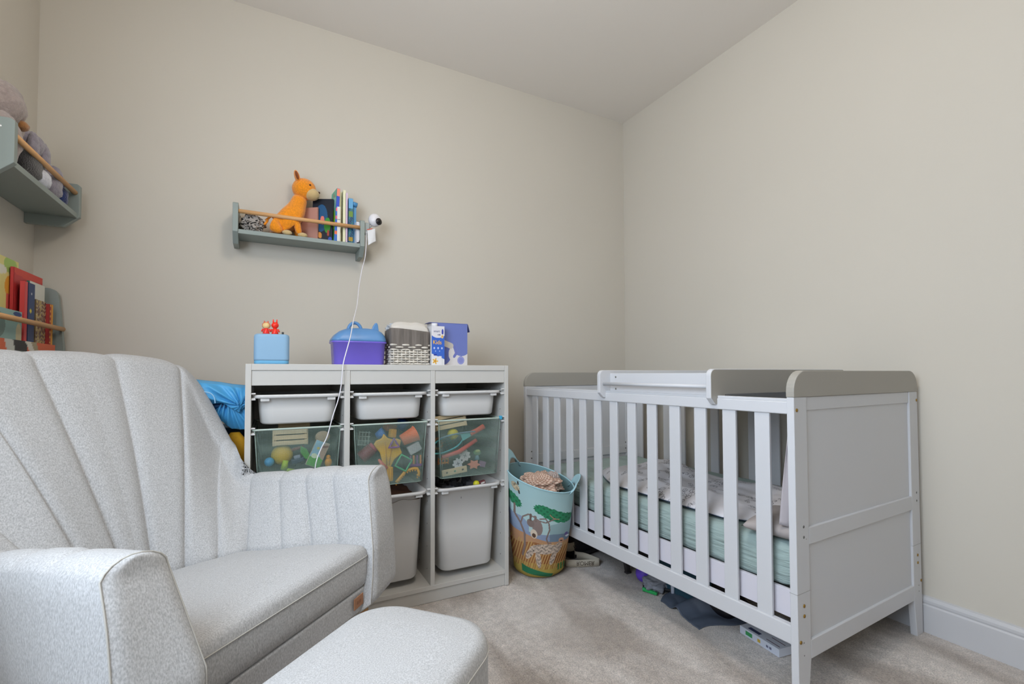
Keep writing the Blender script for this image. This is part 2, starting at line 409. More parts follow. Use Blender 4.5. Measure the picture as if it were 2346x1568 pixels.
# mattress under a fitted sheet
M_sheet = mat('sage_green_jersey', '#9dafab', .85, bump=(14, .9, .012), noise_=(8, .95, 3), stretch=(2.2, .55, 5))
def cribpt(a, b, z): return Vector(CO3) + Rz(CRZ) @ Vector((a, b, z))
mt = thing('mattress', 'crib mattress under a sage green fitted sheet', 'mattress', cribpt(.39, .695, .303), CRZ)
def mring(k, z, r): return rr(.345*k if k < 1 else .343, .66*k if k < 1 else .665, r, z, 8)
mb = MB()
prof = [(.985, 0), (1.0, .012), (1.0, .09), (.992, .105), (.97, .115), (.9, .119), (.6, .121), (.2, .121)]
rings = []
for k, z in prof:
    ring = []
    base = rr(.345, .672, .05, 0, 8)
    # densify
    den = []
    for i in range(len(base)):
        p, q = base[i], base[(i+1) % len(base)]; L_ = math.dist(p, q); n_ = max(1, int(L_/.012))
        for j in range(n_): den.append((p[0]+(q[0]-p[0])*j/n_, p[1]+(q[1]-p[1])*j/n_))
    for (x, y) in den:
        inx = (1-k) * .345
        xx = x*(1 - inx/.345) ; yy = y*(1 - inx/.672)
        ed = 1 if k > .95 else 0
        w = noise.noise((x*22, y*7, z*60))*.003*ed + noise.noise((xx*6, yy*6, 3))*.004*(1-ed) * (1 if k > .3 else .3)
        nx, ny = (x, y); ln = math.hypot(nx, ny) or 1
        ring.append((xx + nx/ln*w, yy + ny/ln*w, z + (noise.noise((xx*9, yy*9, 0))*.003 if k < .98 else noise.noise((y*5, x*5, z*90))*.002)))
    rings.append(ring)
obj('fitted_sheet', MB().loft(rings), M_sheet, mt)

# ================================================================ COT TOP CHANGER
ch = thing('changing_tray', 'white cot top changer with grey sides lying across crib', 'changing table', cribpt(0, .24, .0), CRZ)
def side_board(y0, y1, grey):
    r = .022; x0, x1 = -.024, .80; zt, zb = .918, .806
    pts = [(x0, zb+.02)]
    for k in range(7): a = PI - PI/2*k/6; pts.append((x0+r+r*math.cos(a), zt-r+r*math.sin(a)))
    for k in range(7): a = PI/2 - PI/2*k/6; pts.append((x1-r+r*math.cos(a), zt-r+r*math.sin(a)))
    pts += [(x1, zb+.02), (x1-.02, zb), (x1-.055, zb), (x1-.055, .836), (.0455, .836), (.0455, zb+.004), (.042, zb), (x0+.02, zb)]
    # right end notch sits over the wall-side rail
    o = obj('side_board', MB().prism(pts, y0, y1, 'y'), [M_cw], ch, .0025); return o
# near and far boards; their faces away from the tray are painted grey
sb1 = side_board(.0, .018, True); sb2 = side_board(.52, .538, False)
def face_skin(y0, y1):
    r = .020; x0, x1 = -.022, .798; zt, zb = .916, .808; pts = [(x0, zb+.02)]
    for k in range(7): a = PI - PI/2*k/6; pts.append((x0+r+r*math.cos(a), zt-r+r*math.sin(a)))
    for k in range(7): a = PI/2 - PI/2*k/6; pts.append((x1-r+r*math.cos(a), zt-r+r*math.sin(a)))
    pts += [(x1, zb+.02), (x1-.02, zb), (x1-.053, zb), (x1-.053, .838), (.044, .838), (.044, zb+.004), (.04, zb), (x0+.02, zb)]
    o = obj('grey_face', MB().prism(pts, y0, y1, 'y'), M_cg, None, .0); return o
f1 = face_skin(-.001, .001); f1.parent = sb1; f1['label'] = 'grey painted outer face'
f2 = face_skin(.537, .539); f2.parent = sb2; f2['label'] = 'grey painted outer face'
obj('end_board', MB().box(.030, .045, .018, .52, .812, .905), M_cw, ch, .002)
obj('end_board', MB().box(.725, .740, .018, .52, .838, .905), M_cw, ch, .002)
obj('base_board', MB().box(.045, .725, .018, .52, .838, .846), M_cw, ch)
obj('towel_rod', MB().tube([(-.004, .018, .862), (-.004, .52, .862)], .0065, 12), M_cw, ch)
for yy in (.485,):
    for z in (.842, .89): obj('screw_hole', MB().tube([(.0296, yy, z), (.029, yy, z)], .004, 12), plain('#77776f'), ch)
# ================================================================ BEDDING
M_print = mat('line_print_cotton', '#d9d8dc', .85, vc=True, bump=(45, .3, .004))
def blanket():
    t = thing('blanket', 'white baby sleeping bag with line drawn leaf print on crib mattress', 'blanket', cribpt(.30, .60, .426), CRZ)
    def pos(u, v):
        # outline between front edge and back edge along the bed
        b = -.42 + .84*u
        fr = -.22 + .13*max(0, (u-.72)/.28)**1.3 ; bk = .23 + .05*math.sin(u*PI) + .03*math.sin(u*9)
        fr += .06*max(0, (.12-u)/.12)
        a = fr + (bk-fr)*v
        e = min(1, 5*v, 5*(1-v)+.0, 9*u+.02, 9*(1-u)+.02)
        h = .030*e**.6 + .022*noise.noise((u*4.2, v*3.1, 1.7))*e + .012*noise.noise((u*11, v*8, 4))*e + .03*math.exp(-((u-.75)/.16)**2)*e*v
        return (a, b, max(h, .0005) + .004)
    def colf(U, V):
        c = np.tile(hx('#d6d4d8'), (len(U), 1)); X = U*.84; Y = V*.48
        rng = np.random.RandomState(5)
        for _ in range(150):
            x, y, a = rng.rand()*.84, rng.rand()*.48, rng.rand()*6.28; s = .010+rng.rand()*.012
            for q in (-1, 1):
                d = np.hypot((X-x-q*math.cos(a)*s*.55), (Y-y-q*math.sin(a)*s*.55)); c[np.abs(d-s*.5) < .0011] = hx('#7d7c80')
            c[seg(X, Y, [(x-math.cos(a)*s*1.4, y-math.sin(a)*s*1.4), (x+math.cos(a)*s*1.2, y+math.sin(a)*s*1.2)], .0009)] = hx('#86858a')
        return c
    o = painted('quilted_cover', pos, colf, 300, 170, M_print, t)
    k = o.modifiers.new('s', 'SOLIDIFY'); k.thickness = .006; k.offset = -1
    e = [pos(i/60, 0) for i in range(61)]
    p = obj('edge_binding', MB().tube([(x-.001, y, z+.002) for x, y, z in e], .003, 6), plain('#3d4a60', .8), t); p['label'] = 'dark piped edge'
blanket()
M_grey = mat('taupe_jersey', '#a39b98', .9, bump=(40, .35, .004))
def pillow(name, label, c, hx_, hy_, h, m, rz=0, cat='pillow', tag_group=None, seed=0):
    t = thing(name, label, cat, c, rz)
    def P(u, v, s):
        x = (u*2-1); y = (v*2-1)
        e = max(0, (1-abs(x)**3.2)*(1-abs(y)**3.2))**.45
        k = 1 - .10*(1-abs(x))*(abs(y)**4) ; k2 = 1 - .10*(1-abs(y))*(abs(x)**4)
        z = s*h*e*(1+.25*noise.noise((u*3+seed, v*3, s)))
        return (x*hx_*k2, y*hy_*k, h + z)
    mb = MB(); mb.grid(lambda u, v: P(u, v, 1), 30, 24); mb.grid(lambda u, v: P(u, v, -1), 30, 24)
    obj('cushion_cover', mb, m, t); return t
pillow('pillow', 'small taupe pillow at the near end of crib mattress', cribpt(.16, .115, .425), .14, .085, .026, M_grey, CRZ+.25)
def drape():
    t = thing('muslin_cloth', 'pale grey muslin draped inside near end of crib', 'cloth', cribpt(.0, .0, 0), CRZ)
    def pos(u, v):
        z = .80 - .325*v
        wdt = .05 + .10*v**2
        a = .075 + (u-.5)*2*wdt*.6 + .05*v**2
        b = .036 + .028*v**2.5 + .012*math.sin(u*14+v*3)*(.5+v) + .03*max(0, v-.7)*3*u
        return (a, b, z - .02*math.sin(u*3))
    obj('hanging_cloth', MB().grid(pos, 40, 30), mat('muslin', '#b4adb0', .9, bump=(200, .3, .001)), t, solid=.002, fix=False)
drape()
# ================================================================ NURSING ARMCHAIR
M_fab = mat('light_grey_weave', '#b9b9b9', .92, noise_=(430, .78, 2), bump=(560, .3, .001), sheen=.15, stretch=(1, 1, .45))
M_pip = plain('#bdbab3', .85)
M_oak = mat('beech_wood', '#c4935c', .5, noise_=(30, .9, 3), stretch=(1, 6, 1))
ANG = math.atan2(.743, .669)
chair = thing('nursing_armchair', 'light grey channel tufted nursing armchair in the left foreground', 'armchair', (-2.005, -1.14, 0), ANG - 0.0)
# local frame: x = across the seat (towards the storage unit), y = backwards (so front is -y)
U0 = .015
CT = [ # s, B(du, v, z), T(du, v, z)
 (0, 0, -.475, .37, 0, -.705, .962), (1, .034, -.470, .37, .097, -.702, .962), (2, .100, -.440, .375, .288, -.69, .938),
 (3, .165, -.395, .38, .352, -.580, .680), (4, .222, -.348, .385, .345, -.455, .572), (5, .232, -.235, .40, .332, -.33, .583),
 (6, .262, -.155, .41, .328, -.230, .596), (7, .275, -.072, .415, .326, -.130, .606), (8, .262, .055, .41, .326, .000, .612)]
def pchip(xs, ys):
    n = len(xs); h = [xs[i+1]-xs[i] for i in range(n-1)]; d = [(ys[i+1]-ys[i])/h[i] for i in range(n-1)]
    m = [0]*n
    for i in range(1, n-1): m[i] = 0 if d[i-1]*d[i] <= 0 else 2*d[i-1]*d[i]/(d[i-1]+d[i])
    m[0] = 0 if abs(ys[1]-ys[0]) < 1e-9 else d[0]; m[-1] = d[-1]
    def f(x):
        x = min(max(x, xs[0]), xs[-1]); i = min(int(x), n-2)
        t = (x-xs[i])/h[i]
        return (2*t**3-3*t*t+1)*ys[i] + (t**3-2*t*t+t)*h[i]*m[i] + (-2*t**3+3*t*t)*ys[i+1] + (t**3-t*t)*h[i]*m[i+1]
    return f
xs = [c[0] for c in CT]; F = [pchip(xs, [c[k] for c in CT]) for k in range(1, 7)]
def smst(x): x = min(1, max(0, x)); return x*x*(3-2*x)
def BT(s):
    a = abs(s); g = 1 if s >= 0 else -1
    kk = smst((4.5-a)/1.5)*smst((a-1)) if g < 0 else 0; q = 1 - .16*kk; qb = 1 + .18*kk
    e_ = smst((a-5)/3) if g < 0 else 0
    return Vector((U0 + g*qb*F[0](a) - .050*e_, F[1](a) + .014*e_, F[2](a))), Vector((U0 + g*q*F[3](a), F[4](a), F[5](a)))
def plan(s, t):
    B, T_ = BT(s); p = B.lerp(T_, max(t, 0)); return p
def nout(s, t):
    e = .06; d = plan(min(s+e, 8), t) - plan(max(s-e, -8), t); n = Vector((d.y, -d.x, 0)) * -1
    n.normalize()
    c = Vector((U0, .1, 0)); q = plan(s, t) - c; q.z = 0
    if n.dot(q) < 0: n = -n
    k = smst((abs(s)-5)/2)
    if k > 0: n = (n*(1-k) + Vector((1 if s > 0 else -1, 0, 0))*k).normalized()
    return n
def chan(s):
    a = abs(s)
    if a < 1: return a
    if a > 7.999: return 0
    f = a - int(a); return abs(2*f-1)
RH = .030
WM = Matrix.Translation((-2.005, -1.14, 0)) @ Rz(ANG); WMI = WM.inverted()
def lean(z):
    return 0 if z > .27 else -.10*(.27-z)/.07
TH = pchip([0, 1, 2, 3, 4, 5, 6, 7, 8], [.11, .11, .10, .050, .044, .060, .075, .088, .095])
def thick(s): return TH(abs(s))
def shell(s, j, NT, NA, NO):
    """profile index j: below seat, inner rise, top roll, outer drop"""
    a = abs(s); c = chan(s); dep = .017 if a < 4 else .013
    bul = dep*(1 - c**4) if a < 7 else dep*(1 - (0 if (a-7) > .5 else c)**4)
    w = thick(s); B, T_ = BT(s); zt = T_.z - RH
    if j < 3:
        p = B.copy(); p.z = .20 + (B.z-.20)*j/3; n = nout(s, 0)
        k_ = (B.z-p.z)/max(.05, T_.z-B.z)*smst((a-5)/2)
        p.x += (B.x-T_.x)*k_*.8; p.y += (B.y-T_.y)*k_*.3
        q = p - n*bul*.4
    elif j < 3+NT:
        t = (j-3)/(NT-1); p = B.lerp(Vector((T_.x, T_.y, zt)), t); 
        curve = -.012*smst(4-a)*math.sin(t*PI)
        n = nout(s, t); q = p - n*(bul - curve*1.0)
    elif j < 3+NT+NA:
        th = PI*(j-2-NT)/(NA+1); n = nout(s, 1); p = Vector((T_.x, T_.y, zt))
        rx = w/2
        q = p + n*(rx - (rx+bul*math.cos(th*.5)**2)*math.cos(th)) + Vector((0, 0, (RH+bul*.5)*math.sin(th)))
    else:
        t = (j-2-NT-NA)/(NO); n = nout(s, 1); p = Vector((T_.x, T_.y, zt)) + n*w; B2 = B + nout(s, 0)*(w+.03); B2.z = .20
        q = p.lerp(B2, t); q += nout(s, .5)*.012*math.sin(t*PI)*smst((7-a)/2)
        if a > 5: q.y = p.y + (B2.y-p.y)*(t**.6*smst((a-5)/2) + t*(1-smst((a-5)/2)))
    if a > 5: q.y += lean(q.z)*smst((a-5)/3)
    # upholstery flattens where it presses against the front of the storage frame
    W = WM @ Vector((q.x, -q.y, q.z))
    if W.y > -.558 and W.x > -2.150:
        k = min(1, (W.x+2.150)/.020); W.y = W.y + (-.558-W.y)*k
        L_ = WMI @ W; return (L_.x, L_.y, L_.z)
    return (q.x, -q.y, q.z)
def part(s0, s1, n, name):
    NT, NA, NO = 26, 9, 14; tot = 3+NT+NA+NO
    ss = [s0 + (s1-s0)*i/n for i in range(n+1)]
    mb = MB(); rings = [[shell(s, j, NT, NA, NO) for j in range(tot)] for s in ss]
    mb.loft(rings, False, False, True, closed=False)
    o = obj(name, mb, M_fab, chair, fix=False)
    o.data.flip_normals() if False else None
    return o, rings
part(-4, 4, 256, 'backrest')
for g in (-1, 1):
    arm, rings = part(4*g, 8*g, 120, 'armrest')
    front = rings[-1]
    ia = max(range(len(front)), key=lambda i: front[i][2])
    inn = front[:ia+1]; outr = front[ia:][::-1]
    def atz(pl, z):
        for p, q in zip(pl[:-1], pl[1:]):
            if p[2] <= z <= q[2] + 1e-9: k = (z-p[2])/max(1e-6, q[2]-p[2]); return (p[0]+(q[0]-p[0])*k, p[1]+(q[1]-p[1])*k)
        return pl[0][:2] if z < pl[0][2] else pl[-1][:2]
    zb = max(inn[0][2], outr[0][2]); za = front[ia][2]; rows = []
    for i in range(41):
        z = zb + (za-zb)*(1-(1-i/40)**1.8) - (.0003 if i == 40 else 0)
        p, q = atz(inn, z), atz(outr, z); row = []
        wd = abs(q[0]-p[0])
        for k in range(13):
            f = k/12; e = min(f, 1-f)*wd; b_ = .010*(1-max(0, 1-e/.02)**2)
            row.append((p[0]+(q[0]-p[0])*f, p[1]+(q[1]-p[1])*f - b_, z - (0 if k in (0, 12) else 0)))
        rows.append(row)
    obj('front_panel', MB().loft(rows, False, False, True, closed=False), M_fab, arm, fix=False)
    obj('piping', MB().tube([(p[0], p[1]-.001, p[2]) for p in front], .0016, 6), M_pip, arm)
# seat cushion
def seat_outline(k, z, drop):
    pts = []
    for i in range(-64, 65):
        s = i/64*7.4; B, _ = BT(s); n = nout(s, 0); p = B - n*(.006)
        pts.append((p.x, p.y))
    # front edge with rounded corners
    xr, xl = pts[-1][0], pts[0][0]
    def fv(x): return .043 + .05*(x-.25)
    for i in range(1, 40):
        x = xr + (xl-xr)*i/40; d = min(i, 40-i)/40*(xr-xl)
        r = .035; yy = fv(x) - (r - math.sqrt(max(0, r*r-(r-min(d, r))**2)))
        pts.append((x, yy))
    cx, cy = U0, -.19
    out = []
    for x, y in pts:
        X = cx + (x-cx)*k; Y = cy + (y-cy)*k
        zz = z + (.050*(Y+.45)/.49 - .030)*drop
        out.append((X, -Y, zz))
    return out
R = [seat_outline(.97, .312, 0), seat_outline(.995, .320, 0), seat_outline(1.0, .334, .3), seat_outline(1.0, .368, 1), seat_outline(.985, .388, 1), seat_outline(.95, .401, 1), seat_outline(.86, .408, 1), seat_outline(.5, .412, 1), seat_outline(.05, .413, 1)]
seat = obj('seat_cushion', MB().loft(R), M_fab, chair)
ring = seat_outline(1.003, .372, 1)
o = obj('piping', MB().tube(ring[118:], .0014, 6), M_pip, seat)
# front rail and base
def base_ring(k, z):
    return [(x, y, z) for x, y, _ in seat_outline(k, z, 0)]
R = [[(x*1.0, y + .0, z) for x, y, z in base_ring(.985, zz)] for zz in (.248, .254, .302, .310)]
obj('seat_base', MB().loft(R), M_fab, chair, .004)
tagm = mat('tan_leather', '#a87858', .6, bump=(300, .2, .0005))
o = obj('leather_tag', MB().box(-.022, .022, -.0015, .0015, -.015, .015), tagm, chair, .0008, loc=(.214, -.0437, .284), rz=(0, 0, .03)); o['label'] = 'small tan leather tag'
for i in range(2):
    obj('tag_mark', MB().box(-.010+.012*i, -.003+.012*i, -.0022, -.0012, -.004, .004), plain('#8b5f43'), o)
for x in (-.28, .27):
    for y in (-.02, .42):
        obj('leg', MB().tube([(x, y, .25), (x, y, .03)], [.017, .013], 12), M_oak, chair)
    obj('rocker', MB().tube([(x, -.10+.62*i/16, .019+.05*((i-7)/9)**2) for i in range(17)], .016, 8), M_oak, chair)
# ================================================================ FOOTSTOOL
st = thing('footstool', 'light grey upholstered footstool in front of armchair', 'footstool', (0, 0, 0), ANG)
c = Vector((-2.005, -1.14, 0)) + Rz(ANG) @ Vector((-.222, -.322, 0)); c.z = .012; st.location = c; st.rotation_euler = (0, 0, ANG-.10)
def fr_(k, z, r=.09): return [(x, y, z + (.0)) for x, y, _ in rr(.258*k+(0), .157*k, r*k, z, 10)]
R = [fr_(.95, .262), fr_(.985, .268), fr_(1.0, .285), fr_(1.0, .345), fr_(.985, .362), fr_(.955, .373), fr_(.88, .380), fr_(.55, .386), fr_(.05, .388)]
cu = obj('stool_cushion', MB().loft(R), M_fab, st)
obj('piping', MB().tube(fr_(1.003, .347), .0013, 6, closed=True), M_pip, cu)
obj('stool_base', MB().loft([fr_(.93, .225), fr_(.93, .262)]), M_fab, st)
for x in (-.2, .2):
    for y in (-.12, .12): obj('leg', MB().tube([(x, y, .226), (x*1.02, y*1.02, .010)], [.016, .012], 12), M_oak, st)
    obj('rocker', MB().tube([(x*1.02, -.16+.32*i/12, .001+.02*((i-6)/6)**2) for i in range(13)], .012, 8), M_oak, st)
# ================================================================ WALL SHELVES
M_sage = mat('sage_green_paint', '#8f9994', .45)
M_sage2 = M_sage
M_dowel = mat('pale_beech_dowel', '#d3a26e', .5, noise_=(25, .92, 3), stretch=(.3, 4, 4))
def wall_shelf(label, loc, rz, ln=.526, dp=.135):
    """x along the wall, +y towards the wall (y=0 wall)"""
    t = thing('wall_shelf', label, 'shelf', loc, rz, 'sage green wall shelves with wooden rails')
    prof = [(0, .0), (-dp+.045, .0), (-dp, .042), (-dp, .158), (-dp+.008, .164), (0, .164)]
    for x in (0, ln-.020): 
        o = obj('side_panel', MB().prism(prof, x, x+.020, 'x'), M_sage, t, .0015)
        sg = -1 if x == 0 else 1; xe = x if x == 0 else x+.02
        for y, z in ((-dp+.03, .137), (-dp+.045, .045)):
            obj('screw_cap', MB().tube([(xe, y, z), (xe+sg*.001, y, z)], .0045, 12), plain('#e8ecec', .2, metal=.6), o)
    obj('shelf_board', MB().box(.020, ln-.020, -dp+.006, -.001, .036, .054), M_sage, t, .001)
    obj('front_rail', MB().tube([(.018, -dp+.014, .131), (ln-.018, -dp+.014, .131)], .0085, 14), M_dowel, t)
    return t
wall_shelf('sage green shelf with wooden rail on the back wall above storage frame', (-2.190, 0, 1.452), 0)
wall_shelf('sage green shelf with wooden rail holding soft toys, upper left wall', (XL, -.592, 1.447), PI/2, dp=.150)
SZ = 1.452 + .0545
# ---- books: local x = thickness along shelf, y = depth (front at -), z up
def book(name, label, loc, th, dp, ht, cover, spine=None, rz=0, tilt=0, group=None, fn=None, pages='#d9d2c2', cat='book', side='x', tlt2=0):
    t = thing(name, label, cat, loc, 0, group, rot=(tlt2, tilt, rz))
    obj('page_block', MB().box(-th/2+.0012, th/2-.0012, -dp/2+.002, dp/2-.002, .0025, ht-.0025), plain(pages, .8), t)
    obj('cover', MB().box(-th/2, -th/2+.0012, -dp/2, dp/2, 0, ht).box(th/2-.0012, th/2, -dp/2, dp/2, 0, ht), plain(cover, .4), t)
    obj('spine', MB().box(-th/2, th/2, -dp/2-.0008, -dp/2+.0008, 0, ht), plain(spine or cover, .4), t)
    if fn is not None:
        # printed picture on the visible broad face (the -x or +x face)
        sx = -th/2-.0004 if side == '-x' else th/2+.0004
        if side == 'spine': pos = lambda u, v: (-th/2+.0005+(th-.001)*u, -dp/2-.0013, .001+(ht-.002)*v)
        else: pos = lambda u, v: (sx, -dp/2+dp*u, ht*v)
        painted('cover_print', pos, fn, 50 if side != 'spine' else 12, 80, VC, t)
    return t
def blobs(bg_, items, U, V):
    c = np.tile(hx(bg_), (len(U), 1))
    for col, cx, cy, rx, ry, rot in items: c[ell(U, V, cx, cy, rx, ry, rot)] = hx(col)
    return c
# back wall shelf, left to right
y0 = -.070
# crumpled black and white patterned cloth at left end
def crumple(name, label, cat, loc, r, m, seed, colf=None, group=None, nu=70, nv=46, amp=.35, fr=2.2, rz=0, part_='folded_cloth'):
    t = thing(name, label, cat, loc, rz, group)
    def pos(u, v):
        a = 2*PI*u; b_ = -PI/2 + PI*v; d = Vector((math.cos(a)*math.cos(b_), math.sin(a)*math.cos(b_), math.sin(b_)))
        q = 1 + amp*noise.noise(d*fr + Vector((seed, 0, 0))) + amp*.45*noise.noise(d*fr*2.7 + Vector((0, seed, 0)))
        z = d.z*r[2]*q
        return (d.x*r[0]*q, d.y*r[1]*q, r[2] + max(z, -r[2]))
    if colf is None: obj(part_, MB().grid(pos, nu, nv), m, t, fix=False)
    else: painted(part_, pos, colf, nu*3, nv*3, m, t)
    return t
def zeb(U, V):
    c = np.tile(hx('#a39c95'), (len(U), 1)); w = np.sin(U*55+4*np.sin(V*18))*np.sin(V*34+3*np.sin(U*30)); c[w > .25] = hx('#23201f'); return c
crumple('patterned_scarf', 'black and grey patterned scarf at left end of wall shelf', 'scarf', (-2.122, -.075, SZ), (.045, .038, .040), VCF, 3.1, zeb)
crumple('beige_pouch', 'beige cloth pouch behind the patterned scarf on wall shelf', 'pouch', (-2.150, -.035, SZ), (.022, .022, .045), plain('#cfc2b2', .9), 1.3)
# plain orange plush toy, generic seated four legged animal
M_plush = mat('orange_plush', '#ef9214', .95, noise_=(160, .86, 2), bump=(380, .7, .003), sheen=.4)
M_cream = mat('cream_plush', '#cdb27e', .95, bump=(380, .7, .003), sheen=.4)
M_dkpl = plain('#4a2d22', .9)
pt = thing('plush_toy', 'plain orange plush animal toy sitting in the wall shelf beside books', 'soft toy', (-1.965, -.072, SZ))
def skinned(name, joints, edges, m, par, sub=2):
    me = bpy.data.meshes.new(name); me.from_pydata([j[:3] for j in joints], edges, [])
    o = bpy.data.objects.new(name, me); COL.objects.link(o); o.parent = par; me.materials.append(m)
    sk = o.modifiers.new('skin', 'SKIN'); me.skin_vertices.new() if not me.skin_vertices else None
    for i, j in enumerate(joints):
        rr_ = j[3]; me.skin_vertices[0].data[i].radius = (rr_, rr_)
    me.skin_vertices[0].data[0].use_root = True
    sk.use_smooth_shade = True; sb = o.modifiers.new('s', 'SUBSURF'); sb.levels = sub; sb.render_levels = sub
    bpy.context.view_layer.update(); ev = o.evaluated_get(bpy.context.evaluated_depsgraph_get())
    m2 = bpy.data.meshes.new_from_object(ev); o.modifiers.clear(); old = o.data; o.data = m2; bpy.data.meshes.remove(old); m2.name = name
    return o
J = [(-.070, 0, .042, .048), (-.035, 0, .062, .050), (-.002, 0, .095, .048), (.016, 0, .135, .043), (.026, 0, .170, .034), (.034, 0, .196, .034),
     (.015, -.030, .070, .018), (.022, -.033, .035, .014), (.028, -.034, .012, .012), (.015, .030, .070, .018), (.022, .033, .035, .014), (.028, .034, .012, .012),
     (-.070, -.040, .030, .026), (-.040, -.045, .012, .014), (-.070, .040, .030, .026), (-.040, .045, .012, .014)]
E_ = [(0,1),(1,2),(2,3),(3,4),(4,5),(2,6),(6,7),(7,8),(2,9),(9,10),(10,11),(0,12),(12,13),(0,14),(14,15)]
skinned('body', J, E_, M_plush, pt)
hd = obj('head', MB().ball((0, 0, 0), (.050, .044, .048), 24, 16), M_plush, pt, loc=(.046, -.004, .228))
obj('ear', MB().ball((0, 0, 0), (.011, .025, .029), 16, 10), M_plush, hd, loc=(-.030, -.020, .044), rz=(0, -.3, 0)); obj('ear', MB().ball((0, 0, 0), (.012, .020, .026), 16, 10), M_plush, hd, loc=(-.022, .026, .042), rz=(0, -.3, 0))
obj('inner_ear', MB().ball((0, 0, 0), (.007, .018, .021), 14, 8), plain('#8a4a2a', .9), hd, loc=(-.031, -.032, .044), rz=(0, -.3, 0))
obj('muzzle', MB().ball((0, 0, 0), (.034, .030, .027), 20, 12), M_cream, hd, loc=(.030, -.012, -.022))
obj('nose', MB().ball((0, 0, 0), (.006, .007, .005), 12, 8), M_dkpl, hd, loc=(.060, -.014, -.010))
obj('eye', MB().ball((0, 0, 0), .0045, 12, 8), M_dkpl, hd, loc=(.022, -.038, .010))
for x, y in ((.040, -.036), (.040, .034), (-.022, -.048), (-.022, .046)): obj('paw', MB().ball((0, 0, 0), (.020, .013, .011), 14, 8), M_cream, pt, loc=(x, y, .0112))
obj('tail', MB().tube([(-.110+.012*math.sin(i/3), -.02, .04+.006*i*math.cos(i/7)) if i < 9 else (-.105+.006*(i-9)+.02, -.02, .082-.003*(i-9)) for i in range(14)], .005, 8), M_plush, pt)
# books on the back shelf
book('card_folder', 'plain dusty pink card folder standing beside the orange plush toy', (-1.893, -.056, SZ), .006, .080, .155, '#b98a7c', rz=.95, group=None)
def bk1(U, V): return blobs('#101623', [('#17507c', .55, .55, .30, .32, 0), ('#3d8f2c', .25, .38, .16, .18, 0), ('#e07a6a', .5, .5, .10, .10, .3), ('#d08a3a', .6, .15, .1, .07, .3), ('#2c4fae', .1, .06, .09, .05, 0), ('#a3432c', .2, .2, .06, .07, 0), ('#c9d8ea', .82, .17, .10, .03, .4)], U, V)
book('picture_book', 'dark picture book with blue and pink shapes on its cover', (-1.842, -.078, SZ), .010, .092, .200, '#131b2a', rz=-.0, tilt=.07, fn=bk1, side='-x', group=None).rotation_euler = (0, .06, 1.12)
def bk2(U, V): return blobs('#6fc6a8', [('#8fd62a', .5, .35, .5, .28, 0), ('#3f8f3a', .4, .12, .5, .14, 0), ('#c2475a', .45, .86, .12, .05, .9), ('#9fd8cf', .4, .75, .4, .12, 0)], U, V)
def sp2(U, V):
    c = np.tile(hx('#3c6fc0'), (len(U), 1)); c[V > .86] = hx('#ef8d70'); c[(V > .66) & (V < .86)] = hx('#2f4fc0')
    for k, q in enumerate((.60, .45, .32, .16)): c[np.abs(V-q) < .035] = hx(('#f0687a', '#d86a80', '#ef6a8a', '#e8744a')[k])
    return c
b2 = book('picture_book', 'pale green picture book with blue and coral spine', (-1.795, -.068, SZ), .014, .095, .245, '#6fbf9c', '#3c6fc0', fn=sp2, side='spine'); b2.rotation_euler = (0, .05, .12)
painted('cover_print', lambda u, v: (-.0076, -.0475+.095*u, .245*v), bk2, 40, 80, VC, b2)
book('storybook', 'cream story book standing tall behind small white booklet', (-1.770, -.048, SZ), .013, .080, .240, '#ddd8b4', rz=.06)
bq = book('booklet', 'small white booklet with a grey cross line on its spine', (-1.777, -.098, SZ), .013, .035, .160, '#dcdcd4', rz=.05)
obj('cover_line', MB().box(-.0066, .0066, -.0192, -.0183, .10, .1025, Tr(0, 0, 0)), plain('#77786c'), bq)
book('storybook', 'tall pale yellow story book next to a lilac one', (-1.752, -.062, SZ), .011, .085, .245, '#e5e3bd', rz=.03)
book('storybook', 'thin lilac story book between pale yellow and blue books', (-1.7415, -.066, SZ), .007, .088, .232, '#cdb6cf', '#cdb6cf', rz=.02)
def sp5(U, V):
    c = np.tile(hx('#27658c'), (len(U), 1)); w = np.sin(U*9+V*40)*np.sin(V*57+U*4); c[w > .35] = hx('#17323f'); c[w < -.6] = hx('#4f8f4a'); c[(V > .60) & (V < .72)] = hx('#6b8f3a'); c[V > .78] = hx('#5fa3cf'); c[np.abs(V-.1) < .05] = hx('#a88a2a'); return c
book('comic_book', 'blue comic book with busy green and yellow printed spine', (-1.724, -.060, SZ), .020, .085, .212, '#4f93bf', fn=sp5, side='spine', rz=.05)
obt = thing('blue_board_book', 'plain light blue board book with rolled top edge, last before wall shelf end', 'book', (-1.703, -.050, SZ), .05)
obj('cover', MB().box(-.007, .007, -.035, .035, 0, .188), plain('#5a9ac8', .45), obt, .002)
obj('rolled_top', MB().tube([(-.016, -.036, .195), (.010, -.036, .190)], .011, 14), plain('#4f93c6', .45), obt)
bt = thing('white_notebook', 'small white notebook with a black band at right end of wall shelf', 'notebook', (-1.692, -.095, SZ), .2)
obj('page_block', MB().box(-.008, .006, -.015, .015, .0, .105), plain('#e4e2e6', .6), bt, .001)
obj('band', MB().tube([(.008, -.017, .09), (.009, -.018, .03), (.002, -.019, .008), (-.008, -.018, .006)], .002, 6), plain('#1c1b1e', .5), bt)
